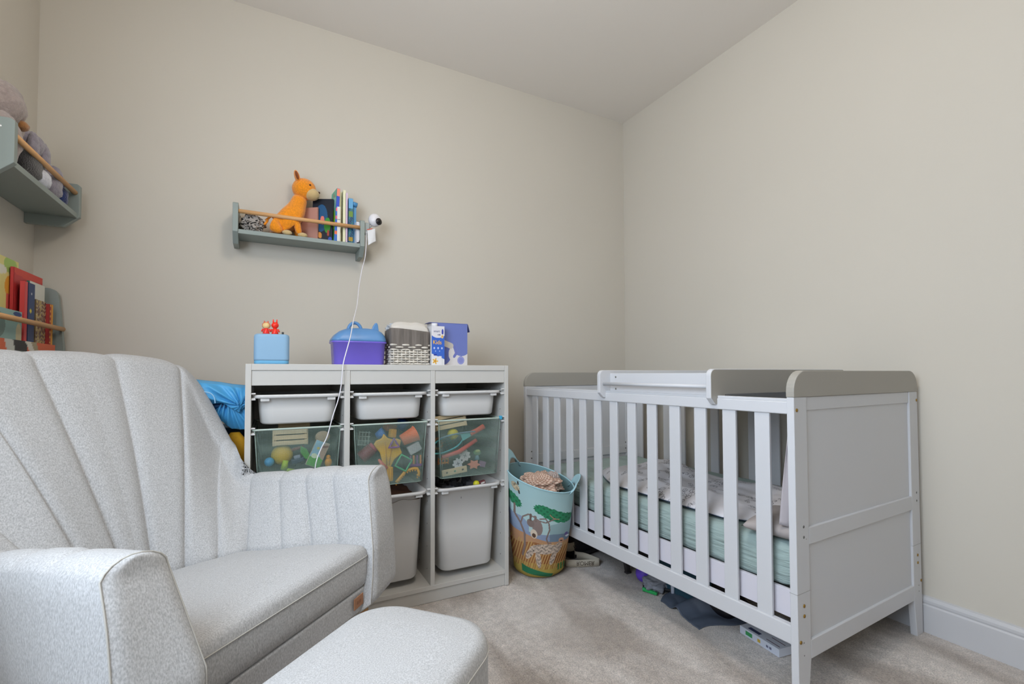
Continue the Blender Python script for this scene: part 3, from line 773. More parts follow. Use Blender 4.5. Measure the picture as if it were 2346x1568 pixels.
# baby camera clipped on the right side of the shelf
cm = thing('baby_camera', 'small round white baby camera on the right end of wall shelf', 'camera', (-1.636, -.105, 1.600), 0)
obj('camera_body', MB().ball((0, 0, 0), (.030, .026, .033), 24, 14), plain('#e4e2e6', .25), cm, loc=(.022, .0, .032), rz=(-.2, .5, .3))
obj('lens_ring', MB().tube([(0, -.001, 0), (0, -.006, 0)], .016, 20), plain('#2a2426', .25), cm, loc=(.034, -.024, .020), rz=(0, 0, .5))
obj('lens', MB().ball((0, 0, 0), (.008, .003, .008), 14, 8), plain('#0d0d10', .05), cm, loc=(.0375, -.0305, .020), rz=(0, 0, .5))
obj('arm', MB().tube([(.014, .004, .018), (.002, .004, .002), (-.006, .002, -.008)], [.009, .006, .006], 10), plain('#c9c8cb', .3), cm)
obj('clip', MB().box(-.0272, -.005, -.018, .020, -.040, .010), plain('#9aa19f', .4), cm, .003)
pg = thing('paper_tag', 'folded white paper tag with red stripe hanging under baby camera', 'tag', (-1.640, -.128, 1.575), 0)
obj('tag_sheet', MB().grid(lambda u, v: (-.012+.036*u+.004*v, .002*math.sin(u*5+v*3), -.058*v - .012*(1-u)*v*1.2 + .010*u), 12, 16), plain('#dfdede', .7), pg, solid=.0006, fix=False)
obj('red_stripe', MB().box(0, .026, -.0012, -.0004, -.0035, 0, Tr(-.014, 0, .002) @ Ry(-.32)), plain('#d8583c', .5), pg)
# cable hanging from the camera, down in front of the storage frame and behind the armchair
def smooth(pts, n=8):
    P_ = [Vector(p) for p in pts]; out = []
    for i in range(len(P_)-1):
        a, b_, c_, d = P_[max(i-1, 0)], P_[i], P_[i+1], P_[min(i+2, len(P_)-1)]
        for k in range(n):
            t = k/n; out.append(.5*((2*b_) + (c_-a)*t + (2*a-5*b_+4*c_-d)*t*t + (3*b_-a-3*c_+d)*t**3))
    out.append(P_[-1]); return out
tag(obj('cable', MB().tube(smooth([(-1.655, -.112, 1.59), (-1.658, -.138, 1.52), (-1.663, -.140, 1.445), (-1.677, -.140, 1.382), (-1.695, -.170, 1.293), (-1.717, -.260, 1.201), (-1.753, -.400, 1.119), (-1.777, -.490, 1.050), (-1.796, -.535, 0.997), (-1.812, -.556, 0.940), (-1.818, -.558, 0.869), (-1.828, -.558, 0.814), (-1.847, -.560, 0.752), (-1.865, -.562, 0.683), (-1.886, -.565, 0.639), (-1.903, -.570, 0.588), (-1.910, -.575, .50)]), .0019, 6), plain('#e6e4ea', .4)), 'thin white cable hanging from baby camera down across the storage frame', 'cable')
# ---- soft toys on the upper left shelf (shelf floor z)
LZ = 1.447 + .0545
def soft(label, loc, parts, rz=0, base=None):
    t = thing('soft_toy', label, 'soft toy', loc, rz, 'soft toys on the upper left wall shelf')
    for nm, c, r, m in parts: obj(nm, MB().ball((0, 0, 0), (r[0]*1.05, r[1]*1.08, r[2]*1.25), 20, 14, f=lambda d: 1+.10*noise.noise(d*2.5+Vector(c)*40)), m, t, loc=(c[0], c[1], c[2]*1.25))
    return t
def fur(h): return mat('fur_' + h, '#' + h, .95, noise_=(70, .82, 3), bump=(240, .8, .004), sheen=.5)
f_taupe, f_grey, f_teal, f_lblue, f_black, f_wht, f_navy, f_choc, f_lil = fur('a1928c'), fur('8f8a96'), fur('5f93a6'), fur('a9c6d3'), fur('1b181d'), fur('d8dae4'), fur('22366e'), fur('a5713f'), fur('98929e')
soft('fluffy taupe soft toy rising above the near end of upper left shelf', (-2.745, -.500, LZ), [('body', (0, 0, .065), (.045, .05, .065), f_taupe), ('head', (0, .02, .158), (.042, .055, .048), f_taupe), ('ear', (.012, .075, .165), (.018, .03, .030), f_taupe), ('muzzle', (.02, .072, .125), (.018, .02, .012), f_choc)])
soft('brown-grey shaggy soft toy behind the black one on upper left shelf', (-2.775, -.375, LZ), [('body', (0, 0, .055), (.04, .045, .055), f_taupe), ('head', (0, 0, .128), (.036, .04, .032), f_taupe), ('ear', (.01, .035, .145), (.015, .02, .016), f_taupe)])
soft('black and white soft toy lying low behind the upper left shelf rail', (-2.728, -.395, LZ), [('body', (0, 0, .040), (.034, .085, .040), f_black), ('belly', (.014, .075, .030), (.024, .045, .026), f_wht), ('head', (-.01, .1, .068), (.026, .03, .028), f_black)])
soft('lilac-grey long eared soft toy leaning over middle of upper left shelf', (-2.770, -.262, LZ), [('body', (0, 0, .060), (.040, .050, .060), f_lil), ('head', (.004, .0, .132), (.038, .045, .034), f_lil), ('ear', (.03, .055, .105), (.014, .022, .05), f_lil), ('ear', (.032, -.04, .11), (.014, .02, .045), f_lil)])
soft('grey round soft toy pressed against the rail, upper left shelf', (-2.722, -.215, LZ), [('body', (0, 0, .038), (.028, .048, .038), f_grey), ('head', (0, .02, .078), (.024, .026, .024), f_grey)])
soft('teal soft toy with pale blue face on upper left shelf', (-2.785, -.160, LZ), [('body', (0, 0, .055), (.032, .038, .055), f_teal), ('head', (.01, 0, .125), (.030, .034, .032), f_teal), ('face', (.032, .004, .105), (.014, .022, .022), f_lblue)])
soft('navy blue small soft toy beside the far end of upper left shelf', (-2.730, -.128, LZ), [('body', (0, 0, .034), (.028, .028, .034), f_navy), ('head', (0, .004, .072), (.018, .02, .018), f_navy)])
soft('pale blue and grey soft toy against the far end of upper left shelf', (-2.780, -.095, LZ), [('body', (0, 0, .045), (.030, .024, .045), f_grey), ('head', (.010, 0, .098), (.026, .022, .026), f_lblue)])
# ---- lower left book rack
rk = thing('book_rack', 'sage green wall book rack with wooden rail in left corner', 'shelf', (XL, -.018, .70), PI/2)
# local x along wall (negative = towards the viewpoint), y + towards the wall
def rprof():
    r = .03; pts = [(0, 0), (-.108, 0), (-.100, .30), (-.082, .50)]
    for k in range(7): a = PI - PI/2*k/6; pts.append((-.082 + r + r*math.cos(a)*1.0, .495 + r*math.sin(a)))
    pts.append((0, .525)); return pts
for x in (-.018, -.70): obj('side_panel', MB().prism(rprof(), x, x+.018, 'x'), M_sage, rk, .0015)
obj('shelf_board', MB().box(-.682, -.018, -.10, -.002, .262, .278), M_sage, rk, .001)
obj('shelf_board', MB().box(-.682, -.018, -.106, -.002, .02, .036), M_sage, rk, .001)
obj('front_rail', MB().tube([(-.684, -.096, .374), (-.016, -.096, .374)], .0085, 14), M_dowel, rk)
obj('front_rail', MB().tube([(-.684, -.104, .13), (-.016, -.104, .13)], .0085, 14), M_dowel, rk)
BZ = .70 + .2785
def cbook(label, yc, wid, ht, xo, th, cover, fn=None, tilt=0, cat='book', z=BZ, spine=None, lean_=0):
    """book with its cover towards the room (+x)"""
    t = thing('picture_book', label, cat, (XL + xo, yc, z), 0, 'picture books in the left corner rack', rot=(tilt, lean_, 0))
    obj('page_block', MB().box(-th/2+.001, th/2-.001, -wid/2+.002, wid/2-.002, .002, ht-.002), plain('#e0dccf', .8), t)
    obj('cover', MB().box(th/2-.001, th/2, -wid/2, wid/2, 0, ht).box(-th/2, -th/2+.001, -wid/2, wid/2, 0, ht), plain(cover, .4), t)
    obj('spine', MB().box(-th/2, th/2, -wid/2-.0006, -wid/2+.0006, 0, ht), plain(spine or cover, .4), t)
    if fn is not None: painted('cover_print', lambda u, v: (th/2+.0006, -wid/2+wid*u, ht*v), fn, 60, 70, VC, t)
    return t
def volc(U, V):
    c = blobs('#e2d98c', [('#a8c86a', .75, .93, .2, .09, 0), ('#e6e6d6', .45, .86, .2, .05, 0), ('#e8a83f', .75, .70, .16, .12, 0)], U, V)
    m = (np.abs(U-.72) < .42*(.62-V)) & (V < .62); c[m] = hx('#5d6784'); c[(V > .45) & (V < .62) & (np.abs(U-.72) < .07+.1*(.62-V))] = hx('#e0665a'); c[(V < .16)] = hx('#87a9a2'); return c
cbook('yellow picture book with a volcano on its cover, left corner rack', -.325, .22, .300, .030, .008, '#e2d98c', volc)
def redl(U, V): return blobs('#c2393a', [('#d4483c', .5, .97, .6, .06, 0), ('#e8c8a8', .1, .40, .07, .06, 0), ('#3c6fc4', .02, .33, .07, .14, 0)], U, V)
cbook('large plain red picture book standing behind the others, left corner rack', -.172, .215, .275, .042, .008, '#c2393a', redl)
def whi(U, V): return blobs('#dcdcd2', [('#c2c8cc', .4, .6, .06, .12, 0), ('#e4e4da', .5, .5, .2, .2, 0)], U, V)
cbook('off-white picture book with pale cover in front of the large red one', -.140, .120, .245, .054, .007, '#dcdcd2', whi, spine='#2d6b58')
cbook('navy blue book with small yellow dot, left corner rack', -.222, .048, .232, .064, .012, '#2f4570', lambda U, V: blobs('#2f4570', [('#d8c83a', .4, .60, .16, .03, 0), ('#c9ccd4', .5, .85, .1, .012, 0)], U, V))
cbook('narrow bright red book left of the navy one, left corner rack', -.260, .020, .232, .064, .012, '#d5484a')
def patt(U, V):
    c = np.tile(hx('#8f7a5c'), (len(U), 1)); w = np.sin(U*21+5*np.sin(V*11))*np.sin(V*37+4*np.sin(U*9)); c[w > .3] = hx('#5b2f33'); c[w < -.45] = hx('#c9b06a'); c[(w > -.1) & (w < 0)] = hx('#d5cfc6'); return c
cbook('busy brown patterned picture book beside orange spined book', -.142, .085, .185, .066, .006, '#7d6a4f', patt)
cbook('orange book with red spine lettering, last before the rack end', -.088, .030, .180, .070, .018, '#df8a24', lambda U, V: np.where(((U < .5))[:, None], np.where(((np.sin(V*60) > .3) & (np.abs(U-.25) < .12))[:, None], hx('#e8b04a'), hx('#a8322c')), hx('#e09a2c')), spine='#a8322c')
cbook('glossy red book leaning forward at the frame edge, left corner rack', -.468, .18, .27, .060, .010, '#d8302a', lambda U, V: blobs('#d8302a', [('#e06a5c', .2, .3, .5, .6, .4)], U, V), tilt=.32)
cbook('grey-green picture book low in front of the volcano book', -.385, .20, .128, .066, .006, '#87a9a2', lambda U, V: blobs('#8fb3ae', [('#6f8a84', .25, .6, .22, .3, 0), ('#c9c09a', .9, .4, .1, .3, 0), ('#22407c', .85, .92, .14, .06, 0)], U, V))
cbook('orange and black picture book lying low in the bottom tier, left corner rack', -.30, .42, .275, .088, .008, '#d8643c', lambda U, V: blobs('#d8643c', [('#1d1c22', .35, .95, .12, .3, .2), ('#c9ccc6', .20, .95, .06, .3, .3), ('#a89a7c', .62, .9, .05, .3, .3), ('#d9d6cc', .5, .98, .04, .2, .6)], U, V), z=.7365)
# ================================================================ THINGS ON THE STORAGE FRAME
TZ = .9402
M_lb = mat('soft_blue_shell', '#8db2cf', .7, bump=(500, .1, .0004))
t = thing('speaker_box', 'light blue rounded cube speaker on left end of storage frame', 'speaker', (-2.043, -.405, TZ))
R = [rr(.054, .054, .018, 0.0, 6), rr(.0565, .0565, .020, .003, 6), rr(.0565, .0565, .020, .014, 6)]
obj('base_trim', MB().loft(R), plain('#66a9d0', .5), t)
R = [rr(.0570, .0570, .020, .014, 6), rr(.0575, .0575, .020, .02, 6), rr(.0575, .0575, .020, .098, 6), rr(.056, .056, .020, .106, 6), rr(.050, .050, .018, .110, 6), rr(.02, .02, .01, .1105, 6)]
obj('speaker_body', MB().loft(R), M_lb, t)
obj('charging_pin', MB().tube([(.036, -.01, .108), (.036, -.01, .121)], .0038, 12), plain('#3a3c3e', .4), t)
def figure(label, x, y, red, head, ears, tall):
    t = thing('toy_figure', label, 'figurine', (x, y, TZ+.1105))
    obj('body', MB().loft([[(math.cos(2*PI*k/16)*r, math.sin(2*PI*k/16)*r, z) for k in range(16)] for z, r in ((0, .011), (.006, .0115), (.016, .008), (.024, .0065))]), plain(red, .35), t)
    obj('head', MB().ball((0, 0, 0), (.0125, .011, .012), 18, 12), plain(head, .35), t, loc=(0, 0, .032+tall))
    if head != red: obj('hood', MB().ball((0, 0, 0), (.0140, .010, .0135), 18, 12), plain('#d8674a', .4), t, loc=(0, .004, .033+tall))
    for s in (-1, 1): obj('ear', MB().tube([(s*.0055, 0, .04+tall), (s*.0062, 0, .050+tall+ears)], [.003, .0016], 8), plain(red if ears else '#d8674a', .35), t)
    obj('arm', MB().tube([(-.010, -.004, .020), (-.014, -.006, .010)], .003, 8), plain(red, .35), t); obj('arm', MB().tube([(.010, -.004, .020), (.014, -.006, .010)], .003, 8), plain(red, .35), t)
    return t
figure('small red toy figure with a cream face on blue speaker', -2.062, -.415, '#e83028', '#e8c88a', 0, 0)
figure('small all red toy figure with two pointed ears on blue speaker', -2.033, -.410, '#f0301e', '#f0301e', .004, .003)
# purple case with blue lid
t = thing('carry_case', 'purple plastic case with blue domed lid and loop handle on storage frame', 'case', (-1.731, -.375, TZ))
R = [rr(.093, .055, .022, 0, 6), rr(.096, .057, .024, .004, 6), rr(.1005, .062, .026, .086, 6), rr(.106, .067, .028, .088, 6), rr(.106, .067, .028, .094, 6)]
obj('case_body', MB().loft(R), mat('purple_plastic', '#7262cc', .22, spec=.5), t)
R = [rr(.105, .066, .028, .094, 8), rr(.104, .065, .028, .102, 8), rr(.096, .058, .03, .120, 8, cx=.004), rr(.082, .048, .03, .135, 8, cx=.008), rr(.062, .036, .03, .146, 8, cx=.012), rr(.030, .018, .016, .150, 8, cx=.012)]
M_lid = mat('blue_lid_plastic', '#5b8abb', .35)
obj('lid', MB().loft(R), M_lid, t)
obj('handle', MB().tube([(-.042+.0-.0 + .052*(1-math.cos(a))/2*1.0, -.02, .134 + .036*math.sin(a)) for a in [PI*i/14 for i in range(15)]], .0065, 10), M_lid, t)
ear = [(.046, .138), (.054, .160), (.062, .172), (.068, .174), (.073, .166), (.078, .130)]
obj('ear', MB().prism(ear, -.034, -.022, 'y'), M_lid, t, .003)
# wicker basket with dark liner and nappy pack
t = thing('wicker_basket', 'small grey wicker basket with dark cloth liner on storage frame', 'basket', (-1.530, -.375, TZ))
M_wk = mat('grey_wicker', '#cfc9be', .8, noise_=(60, .75, 2)); M_wk2 = mat('dark_wicker', '#7d766c', .85)
hx_, hy_ = .079, .058
def wpath(z, ph, amp=.0040, n=120):
    base = rr(hx_, hy_, .012, z, 4); per = []
    tot = sum(math.dist(base[i][:2], base[(i+1) % len(base)][:2]) for i in range(len(base))); step = tot/n; 
    i = 0; acc = 0; p = base[0]; out = []
    seglen = [math.dist(base[i][:2], base[(i+1) % len(base)][:2]) for i in range(len(base))]
    cum = [0]
    for s_ in seglen: cum.append(cum[-1]+s_)
    for k in range(n):
        d = k*step; j = max(q for q in range(len(base)) if cum[q] <= d+1e-9); f = (d-cum[j])/max(seglen[j], 1e-9)
        a, b_ = base[j], base[(j+1) % len(base)]; x = a[0]+(b_[0]-a[0])*f; y = a[1]+(b_[1]-a[1])*f
        w = 1 + amp*math.sin(k/n*2*PI*10 + ph)/hx_
        out.append((x*w, y*w, z))
    return out
for k in range(9): o = obj('wicker_strand', MB().tube(wpath(0.006+k*.0098, PI*(k % 2)), .0041, 6, closed=True), M_wk, t)
mb = MB()
for k in range(32):
    p = wpath(0, 0, 0, 32)[k]; mb.tube([(p[0]*1.0, p[1]*1.0, .003), (p[0]*1.0, p[1]*1.0, .094)], .0028, 6)
o = obj('wicker_stakes', mb, M_wk, t); o['kind'] = 'stuff'
obj('basket_floor', MB().box(-.072, .072, -.052, .052, .003, .008), M_wk2, t)
def lin_pos(u, v):
    a = u*2*PI; base = wpath(0, 0, 0, 96)
    p = base[int(u*96) % 96]; k = 1.0 + .035 + .05*math.sin(v*PI*.5)*.2 + .012*math.sin(u*2*PI*23 + v*2)
    top = .147 - .006*math.sin(u*9)
    return (p[0]*k, p[1]*k, .066 + (top-.066)*v)
obj('cloth_liner', MB().grid(lin_pos, 96, 8), mat('dark_grey_linen', '#6f6862', .9, noise_=(90, .75, 3), stretch=(1, 1, .1)), t, solid=.002, fix=False)
t = thing('nappy_pack', 'white translucent plastic pack of nappies sticking out of wicker basket', 'pack', (-1.530, -.375, TZ+.10))
def npos(u, v, s):
    x, y = u*2-1, v*2-1; e = max(0, (1-x**6)*(1-y**6))**.5
    return (x*.080, y*.056, .040 + s*(.036*e + .006*noise.noise((u*5, v*5, s))*e) + .010*(s > 0)*(.5 if abs(y) < .7 else 0))
obj('pack_wrap', MB().grid(lambda u, v: npos(u, v, 1), 40, 30).grid(lambda u, v: npos(u, v, -1), 40, 30), mat('white_plastic_film', '#cfcac2', .28, bump=(50, .5, .004)), t)
crumple('plastic_wrap', 'crumpled clear plastic wrap beside nappy pack in basket', 'wrapping', (-1.592, -.385, TZ+.135), (.022, .026, .020), mat('clear_film', '#b9bcc0', .15, bump=(90, .9, .006)), 8.8, part_='film', amp=.6, fr=3)
# milk carton
t = thing('milk_carton', 'tall blue and white drink carton between basket and blue box', 'carton', (-1.414, -.412, TZ), .03)
W_ = .0285; HC = .168
obj('carton_body', MB().box(-W_, W_, -W_, W_, 0, HC), plain('#dcdcdf', .4), t, .001)
def carton(U, V):
    c = np.tile(hx('#3a66c4'), (len(U), 1)); c[V > .76-.06*np.sin(U*PI)] = hx('#dcdade'); c[(V > .70) & ell(U, V, .5, .86, .62, .16)] = hx('#dcdade')
    c[V < .30-.14*U] = hx('#dedee0'); c[(V > .9)] = hx('#dcdade')
    c[ell(U, V, .85, .86, .08, .07)] = hx('#3d4aa8'); c[ell(U, V, .83, .735, .10, .045)] = hx('#e0c88a'); c[ell(U, V, .83, .735, .05, .022)] = hx('#d8964a')
    a = np.arctan2((V-.11)*2.9, U-.27); r = np.hypot((V-.11)*2.9, U-.27); c[r < .17+.07*np.cos(5*a)] = hx('#e0b04a'); c[r < .07] = hx('#d08f2a')
    for x in (.2, .5, .8): c[ell(U, V, x, .44, .06, .028)] = hx('#c4cde8'); 
    for x in (.3, .62): c[ell(U, V, x, .365, .04, .016)] = hx('#a8b8e2')
    c[(np.abs(U-.66) < .12) & (V > .03) & (V < .24)] = hx('#e2e0e2'); c[(np.abs(U-.84) < .008) & (V < .2)] = hx('#a8b0a8'); c[(np.abs(U-.27) < .12) & (np.abs(V-.27) < .02)] = hx('#2c3f9c')
    return c
painted('front_print', lambda u, v: (-W_+2*W_*u, -W_-.0005, HC*v), carton, 60, 170, VC, t)
text('brand_lettering', 'Kids', .025, plain('#ffc428', .4), t, (-.004, -W_-.0009, .098), (PI/2, 0, 0), .9)
text('small_lettering', 'smart', .013, plain('#6d7190', .4), t, (-.006, -W_-.0009, .146), (PI/2, 0, 0), .9)
text('small_lettering', 'milk', .009, plain('#3d4288', .4), t, (.004, -W_-.0009, .131), (PI/2, 0, 0), .9)
obj('screw_cap', MB().tube([(-.006, 0, HC), (-.006, 0, HC+.014)], .013, 20), plain('#e2e2e4', .3), t)
# blue box with open flap
t = thing('cardboard_box', 'periwinkle blue and white cardboard box with open flap on storage frame', 'box', (-1.345, -.365, TZ), 0)
BW, BD, BH = .082, .035, .186
obj('box_body', MB().box(-BW, BW, -BD, BD, 0, BH), plain('#d2d0d2', .6), t, .0008)
def boxf(U, V):
    c = np.tile(hx('#d4d0cf'), (len(U), 1)); c[V > .33 + .10*np.sin((U-.1)*6.5)*(U > .45) + .3*(U < .45)*(U-.0)*0] = hx('#6c79b8')
    c[ell(U, V, .30, .28, .24, .26)] = hx('#5a66a8'); c[ell(U, V, .56, .28, .10, .16)] = hx('#d4d0cf'); c[seg(U, V, [(.62, .45), (.68, .30), (.62, .22)], .035)] = hx('#6c74b4')
    c[seg(U, V*1.1, [(.30, .60), (.52, .52)], .075)] = hx('#c4bdb4'); c[ell(U, V, .81, .13, .10, .095)] = hx('#8389c4'); c[ell(U, V, .81, .13, .085, .08)] = hx('#9a9ed0'); c[ell(U, V, .81, .13, .07, .066)] = hx('#8389c4')
    return c
painted('front_print', lambda u, v: (-BW+2*BW*u, -BD-.0005, BH*v), boxf, 120, 130, VC, t)
obj('lid_edge', MB().box(-BW-.012, BW+.001, -BD-.001, BD, BH, BH+.0018), plain('#5f68a4', .5), t)
fl = MB(); fl.box(0, .0012, -BD, BD, -.036, 0, Tr(BW+.0015, 0, BH) @ Ry(-.28)); obj('side_flap', fl, plain('#4b5590', .6), t)
obj('side_face', MB().box(BW, BW+.0005, -BD, BD, .0, BH), plain('#cfcbc4', .6), t)
# ================================================================ TOYS IN THE MESH BASKETS
BB = .714 - .235 + .004      # basket floor height
def cubelike(m, name, par, sx, sy, sz, bevel=.0015): return obj(name, MB().box(-sx/2, sx/2, -sy/2, sy/2, -sz/2, sz/2), m, par, bevel)
DY = .010
G1, G2, G3 = 'toys in left mesh basket', 'toys in middle mesh basket', 'toys in right mesh basket'
def ballt(label, loc, r, c, g): 
    return tag(obj('play_ball', MB().ball((0, 0, 0), r, 28, 18), plain(c, .45), loc=loc), label, 'ball', g)
M_ply = mat('pale_plywood', '#cbb995', .6, noise_=(20, .92, 3), stretch=(1, 1, 5))
def crate(label, loc, w, h, n, rot, g):
    t = thing('wooden_crate', label, 'crate', loc, 0, g, rot=rot)
    sh = h/n
    for k in range(n): obj('slat', MB().box(-w/2, w/2, -.003, .003, -h/2+k*sh+.0018, -h/2+(k+1)*sh-.0018), M_ply, t, .0008)
    for s in (-1, 1): obj('batten', MB().box(s*w/2-s*.002-.006, s*w/2-s*.002+.006, .003, .010, -h/2, h/2), M_ply, t)
    return t
def stick(name, label, cat, pts, r, c, g, tip=None):
    t = thing(name, label, cat, pts[0], 0, g); P0 = Vector(pts[0])
    obj('shaft', MB().tube([Vector(p)-P0 for p in pts], r, 12), plain(c, .45), t)
    if tip: obj('grip', MB().tube([Vector(p)-P0 for p in tip[0]], tip[1], 12), plain(tip[2], .45), t)
    return t
# left basket
crate('small slatted wooden crate upright in left mesh basket', (-1.980, -.485, .678), .108, .058, 3, (-.12, .0, .0), G1)
crate('second slatted wooden crate lying behind, top of left mesh basket', (-1.965, -.420, .722), .100, .040, 2, (-.7, .03, .0), G1)
ballt('yellow play ball in left mesh basket', (-2.006, -.462, .614), .036, '#d8b31c', G1)
ballt('small blue play ball in left mesh basket', (-2.047, -.490, .596), .016, '#3f9ccc', G1)
t = thing('seed_packet', 'green and blue picture box tilted in left mesh basket', 'box', (-1.890, -.496, .612), 0, G1, rot=(-.1, .42, 0))
cubelike(plain('#c9b9a4', .6), 'box_body', t, .050, .012, .095)
painted('front_print', lambda u, v: (-.024+.048*u, -.0064, -.046+.092*v), lambda U, V: blobs('#8fc0d8', [('#58a648', .4, .12, .8, .28, .1), ('#b59a86', 1.0, .75, .45, .4, .3), ('#d6c24a', .35, .72, .10, .06, 0), ('#d8e8c8', .3, .40, .22, .10, 0), ('#7c3430', .8, .86, .3, .05, .2)], U, V), 30, 50, VC, t)
t = thing('toy_leaf', 'green plastic leaf shaped toy in left mesh basket', 'toy', (-1.932, -.490, .618), 0, G1, rot=(0, -.5, 0))
obj('blade', MB().prism([(0, .032), (.012, .01), (.010, -.02), (0, -.032), (-.010, -.015), (-.012, .012)], -.004, .004, 'y'), plain('#4a9a35', .5), t, .002)
t = thing('toy_frog', 'lime green plastic toy at bottom of left mesh basket', 'toy', (-1.995, -.497, .578), 0, G1)
obj('body', MB().tube([(0, 0, .02), (-.006, 0, -.012)], [.009, .012], 12), plain('#a8c42a', .5), t); obj('foot', MB().tube([(-.006, 0, -.014), (.028, 0, -.018)], [.009, .005], 10), plain('#a8c42a', .5), t)
stick('toy_pen', 'dark red and grey stick toy lying in left mesh basket', 'toy', [(-1.975, -.47, .630), (-1.935, -.475, .640)], .006, '#8f4640', G1)
t = thing('toy_car', 'dark blue toy car in left mesh basket', 'toy car', (-1.955, -.482, .592), 0, G1, rot=(0, -.2, 0))
cubelike(plain('#3c4a5c', .5), 'car_body', t, .045, .022, .018, .004); cubelike(plain('#8c97a6', .4), 'cabin', t, .022, .018, .012, .003).location = (0, 0, .014)
for x in (-.014, .014): obj('wheel', MB().tube([(x, -.013, -.010), (x, -.009, -.010)], .006, 12), plain('#22242a', .6), t)
t = thing('jute_ball', 'beige round woven disc toy at right of left mesh basket', 'toy', (-1.872, -.478, .672), 0, G1)
obj('disc', MB().ball((0, 0, 0), (.026, .010, .022), 20, 12), mat('beige_weave', '#a8977e', .9, bump=(200, .9, .003)), t)
t = thing('toy_duck', 'small orange toy at right bottom of left mesh basket', 'toy', (-1.853, -.492, .578), 0, G1)
obj('body', MB().ball((0, 0, 0), (.013, .010, .017), 14, 10), plain('#dc9a34', .5), t); obj('head', MB().ball((0, 0, 0), .008, 12, 8), plain('#dc9a34', .5), t, loc=(0, 0, .020))
# middle basket
t = thing('sand_mould', 'large yellow fan shaped plastic toy in middle mesh basket', 'toy', (-1.632, -0.503, .605), 0, G2)
out = [(-.022, -.062), (-.036, -.005), (-.060, .028), (-.052, .042), (-.030, .050), (-.022, .068), (-.006, .050), (.012, .044), (.030, .046), (.046, .038), (.040, .012), (.050, -.012), (.020, -.035), (.004, -.065)]
obj('shell', MB().prism(out, -.006, .006, 'y'), plain('#dfae35', .4), t, .004)
for x in (-.018, .010): obj('rib', MB().tube([(x*.3-.005, -.007, -.055), (x, -.008, .035)], .0022, 8), plain('#c9962a', .4), t)
obj('handle_block', MB().box(-.027, .014, -.010, .010, -.118, -.062), plain('#dca52c', .4), t, .004)
for k in range(4): obj('groove', MB().box(-.024+k*.010, -.0215+k*.010, -.0112, -.010, -.112, -.068), plain('#b98420', .5), t)
def ring3(label, loc, pts, r, c, rot, nm):
    t = thing(nm, label, 'toy', loc, 0, G2, rot=rot); obj('frame', MB().tube([(x, 0, z) for x, z in pts], r, 8, closed=True), plain(c, .4), t); return t
ring3('purple plastic triangle in middle mesh basket', (-1.618, -.522, .634), [(0, .020), (-.010, .002), (-.020, -.014), (0, -.014), (.020, -.014), (.010, .002)], .0042, '#8f4aa0', (0, 0, 0), 'toy_triangle')
ring3('green plastic square frame in middle mesh basket', (-1.580, -.520, .556), [(-.024, -.024), (0, -.024), (.024, -.024), (.024, 0), (.024, .024), (0, .024), (-.024, .024), (-.024, 0)], .0038, '#4fb07c', (0, .55, 0), 'toy_square')
t = thing('toy_beaker', 'orange plastic beaker tipped over in middle mesh basket', 'cup', (-1.552, -.490, .652), 0, G2, rot=(0, 1.15, 0))
obj('wall', MB().loft([[(math.cos(2*PI*k/24)*r, math.sin(2*PI*k/24)*r, z) for k in range(24)] for z, r in ((-.030, .022), (.028, .030), (.030, .0325), (.033, .0325), (.033, .029), (-.024, .020))]), plain('#ef7848', .45), t)
t = thing('toy_track', 'curved yellow toothed toy track low in middle mesh basket', 'toy', (-1.555, -0.511, .515), 0, G2)
arc = [(-.052+.006*i, -.034+.0065*i) for i in range(6)] + [(-.018+.010*i, .004+.010*math.sin(i/5*PI*.7)) for i in range(6)] + [(.038, .000), (.040, -.010), (.032, -.016)]
obj('track', MB().tube([(x, 0, z) for x, z in arc], .0058, 8), plain('#e0a52f', .4), t)
mb = MB()
for i in range(0, len(arc)): mb.box(arc[i][0]-.002, arc[i][0]+.002, -.006, .004, arc[i][1]-.0095, arc[i][1]-.004)
obj('teeth', mb, plain('#d69a28', .4), t)
t = thing('sponge_block', 'light grey textured block below orange beaker in middle mesh basket', 'block', (-1.530, -.492, .606), 0, G2, rot=(0, -.45, 0)); cubelike(mat('grey_foam', '#b3b7b6', .9, bump=(150, .9, .004)), 'foam', t, .052, .02, .036, .003)
t = thing('toy_castle', 'purple and orange toothed castle toy in middle mesh basket', 'toy', (-1.527, -.498, .556), 0, G2)
obj('base', MB().box(-.026, .026, -.006, .006, -.022, -.012), plain('#7c4a8c', .5), t, .001)
for k in range(4): obj('tower', MB().box(-.024+k*.014, -.018+k*.014, -.005, .005, -.012, .022), plain('#7c4a8c' if k % 2 == 0 else '#d88a4a', .5), t, .001)
t = thing('toy_barrel', 'dark red and pink barrel toy at left of middle mesh basket', 'toy', (-1.712, -.480, .600), 0, G2, rot=(0, .9, 0))
obj('drum', MB().tube([(0, 0, -.030), (0, 0, .024)], .024, 20), plain('#7f4448', .5), t, .002); obj('end_cap', MB().tube([(0, 0, .024), (0, 0, .036)], .021, 20), plain('#b2485c', .5), t, .002)
t = thing('toy_cone', 'small coral coloured cone toy by the yellow toy, middle mesh basket', 'toy', (-1.660, -0.507, .556), 0, G2, rot=(0, -.6, 0)); obj('cone', MB().tube([(0, 0, -.024), (0, 0, .024)], [.012, .004], 16), plain('#e8705a', .5), t)
t = thing('glass_bead_jar', 'amber cube block at top of middle mesh basket', 'block', (-1.612, -.470, .668), 0, G2, rot=(0, .15, .3)); t.name = 'toy_block'; cubelike(plain('#c4922c', .4), 'cube', t, .024, .024, .034, .003)
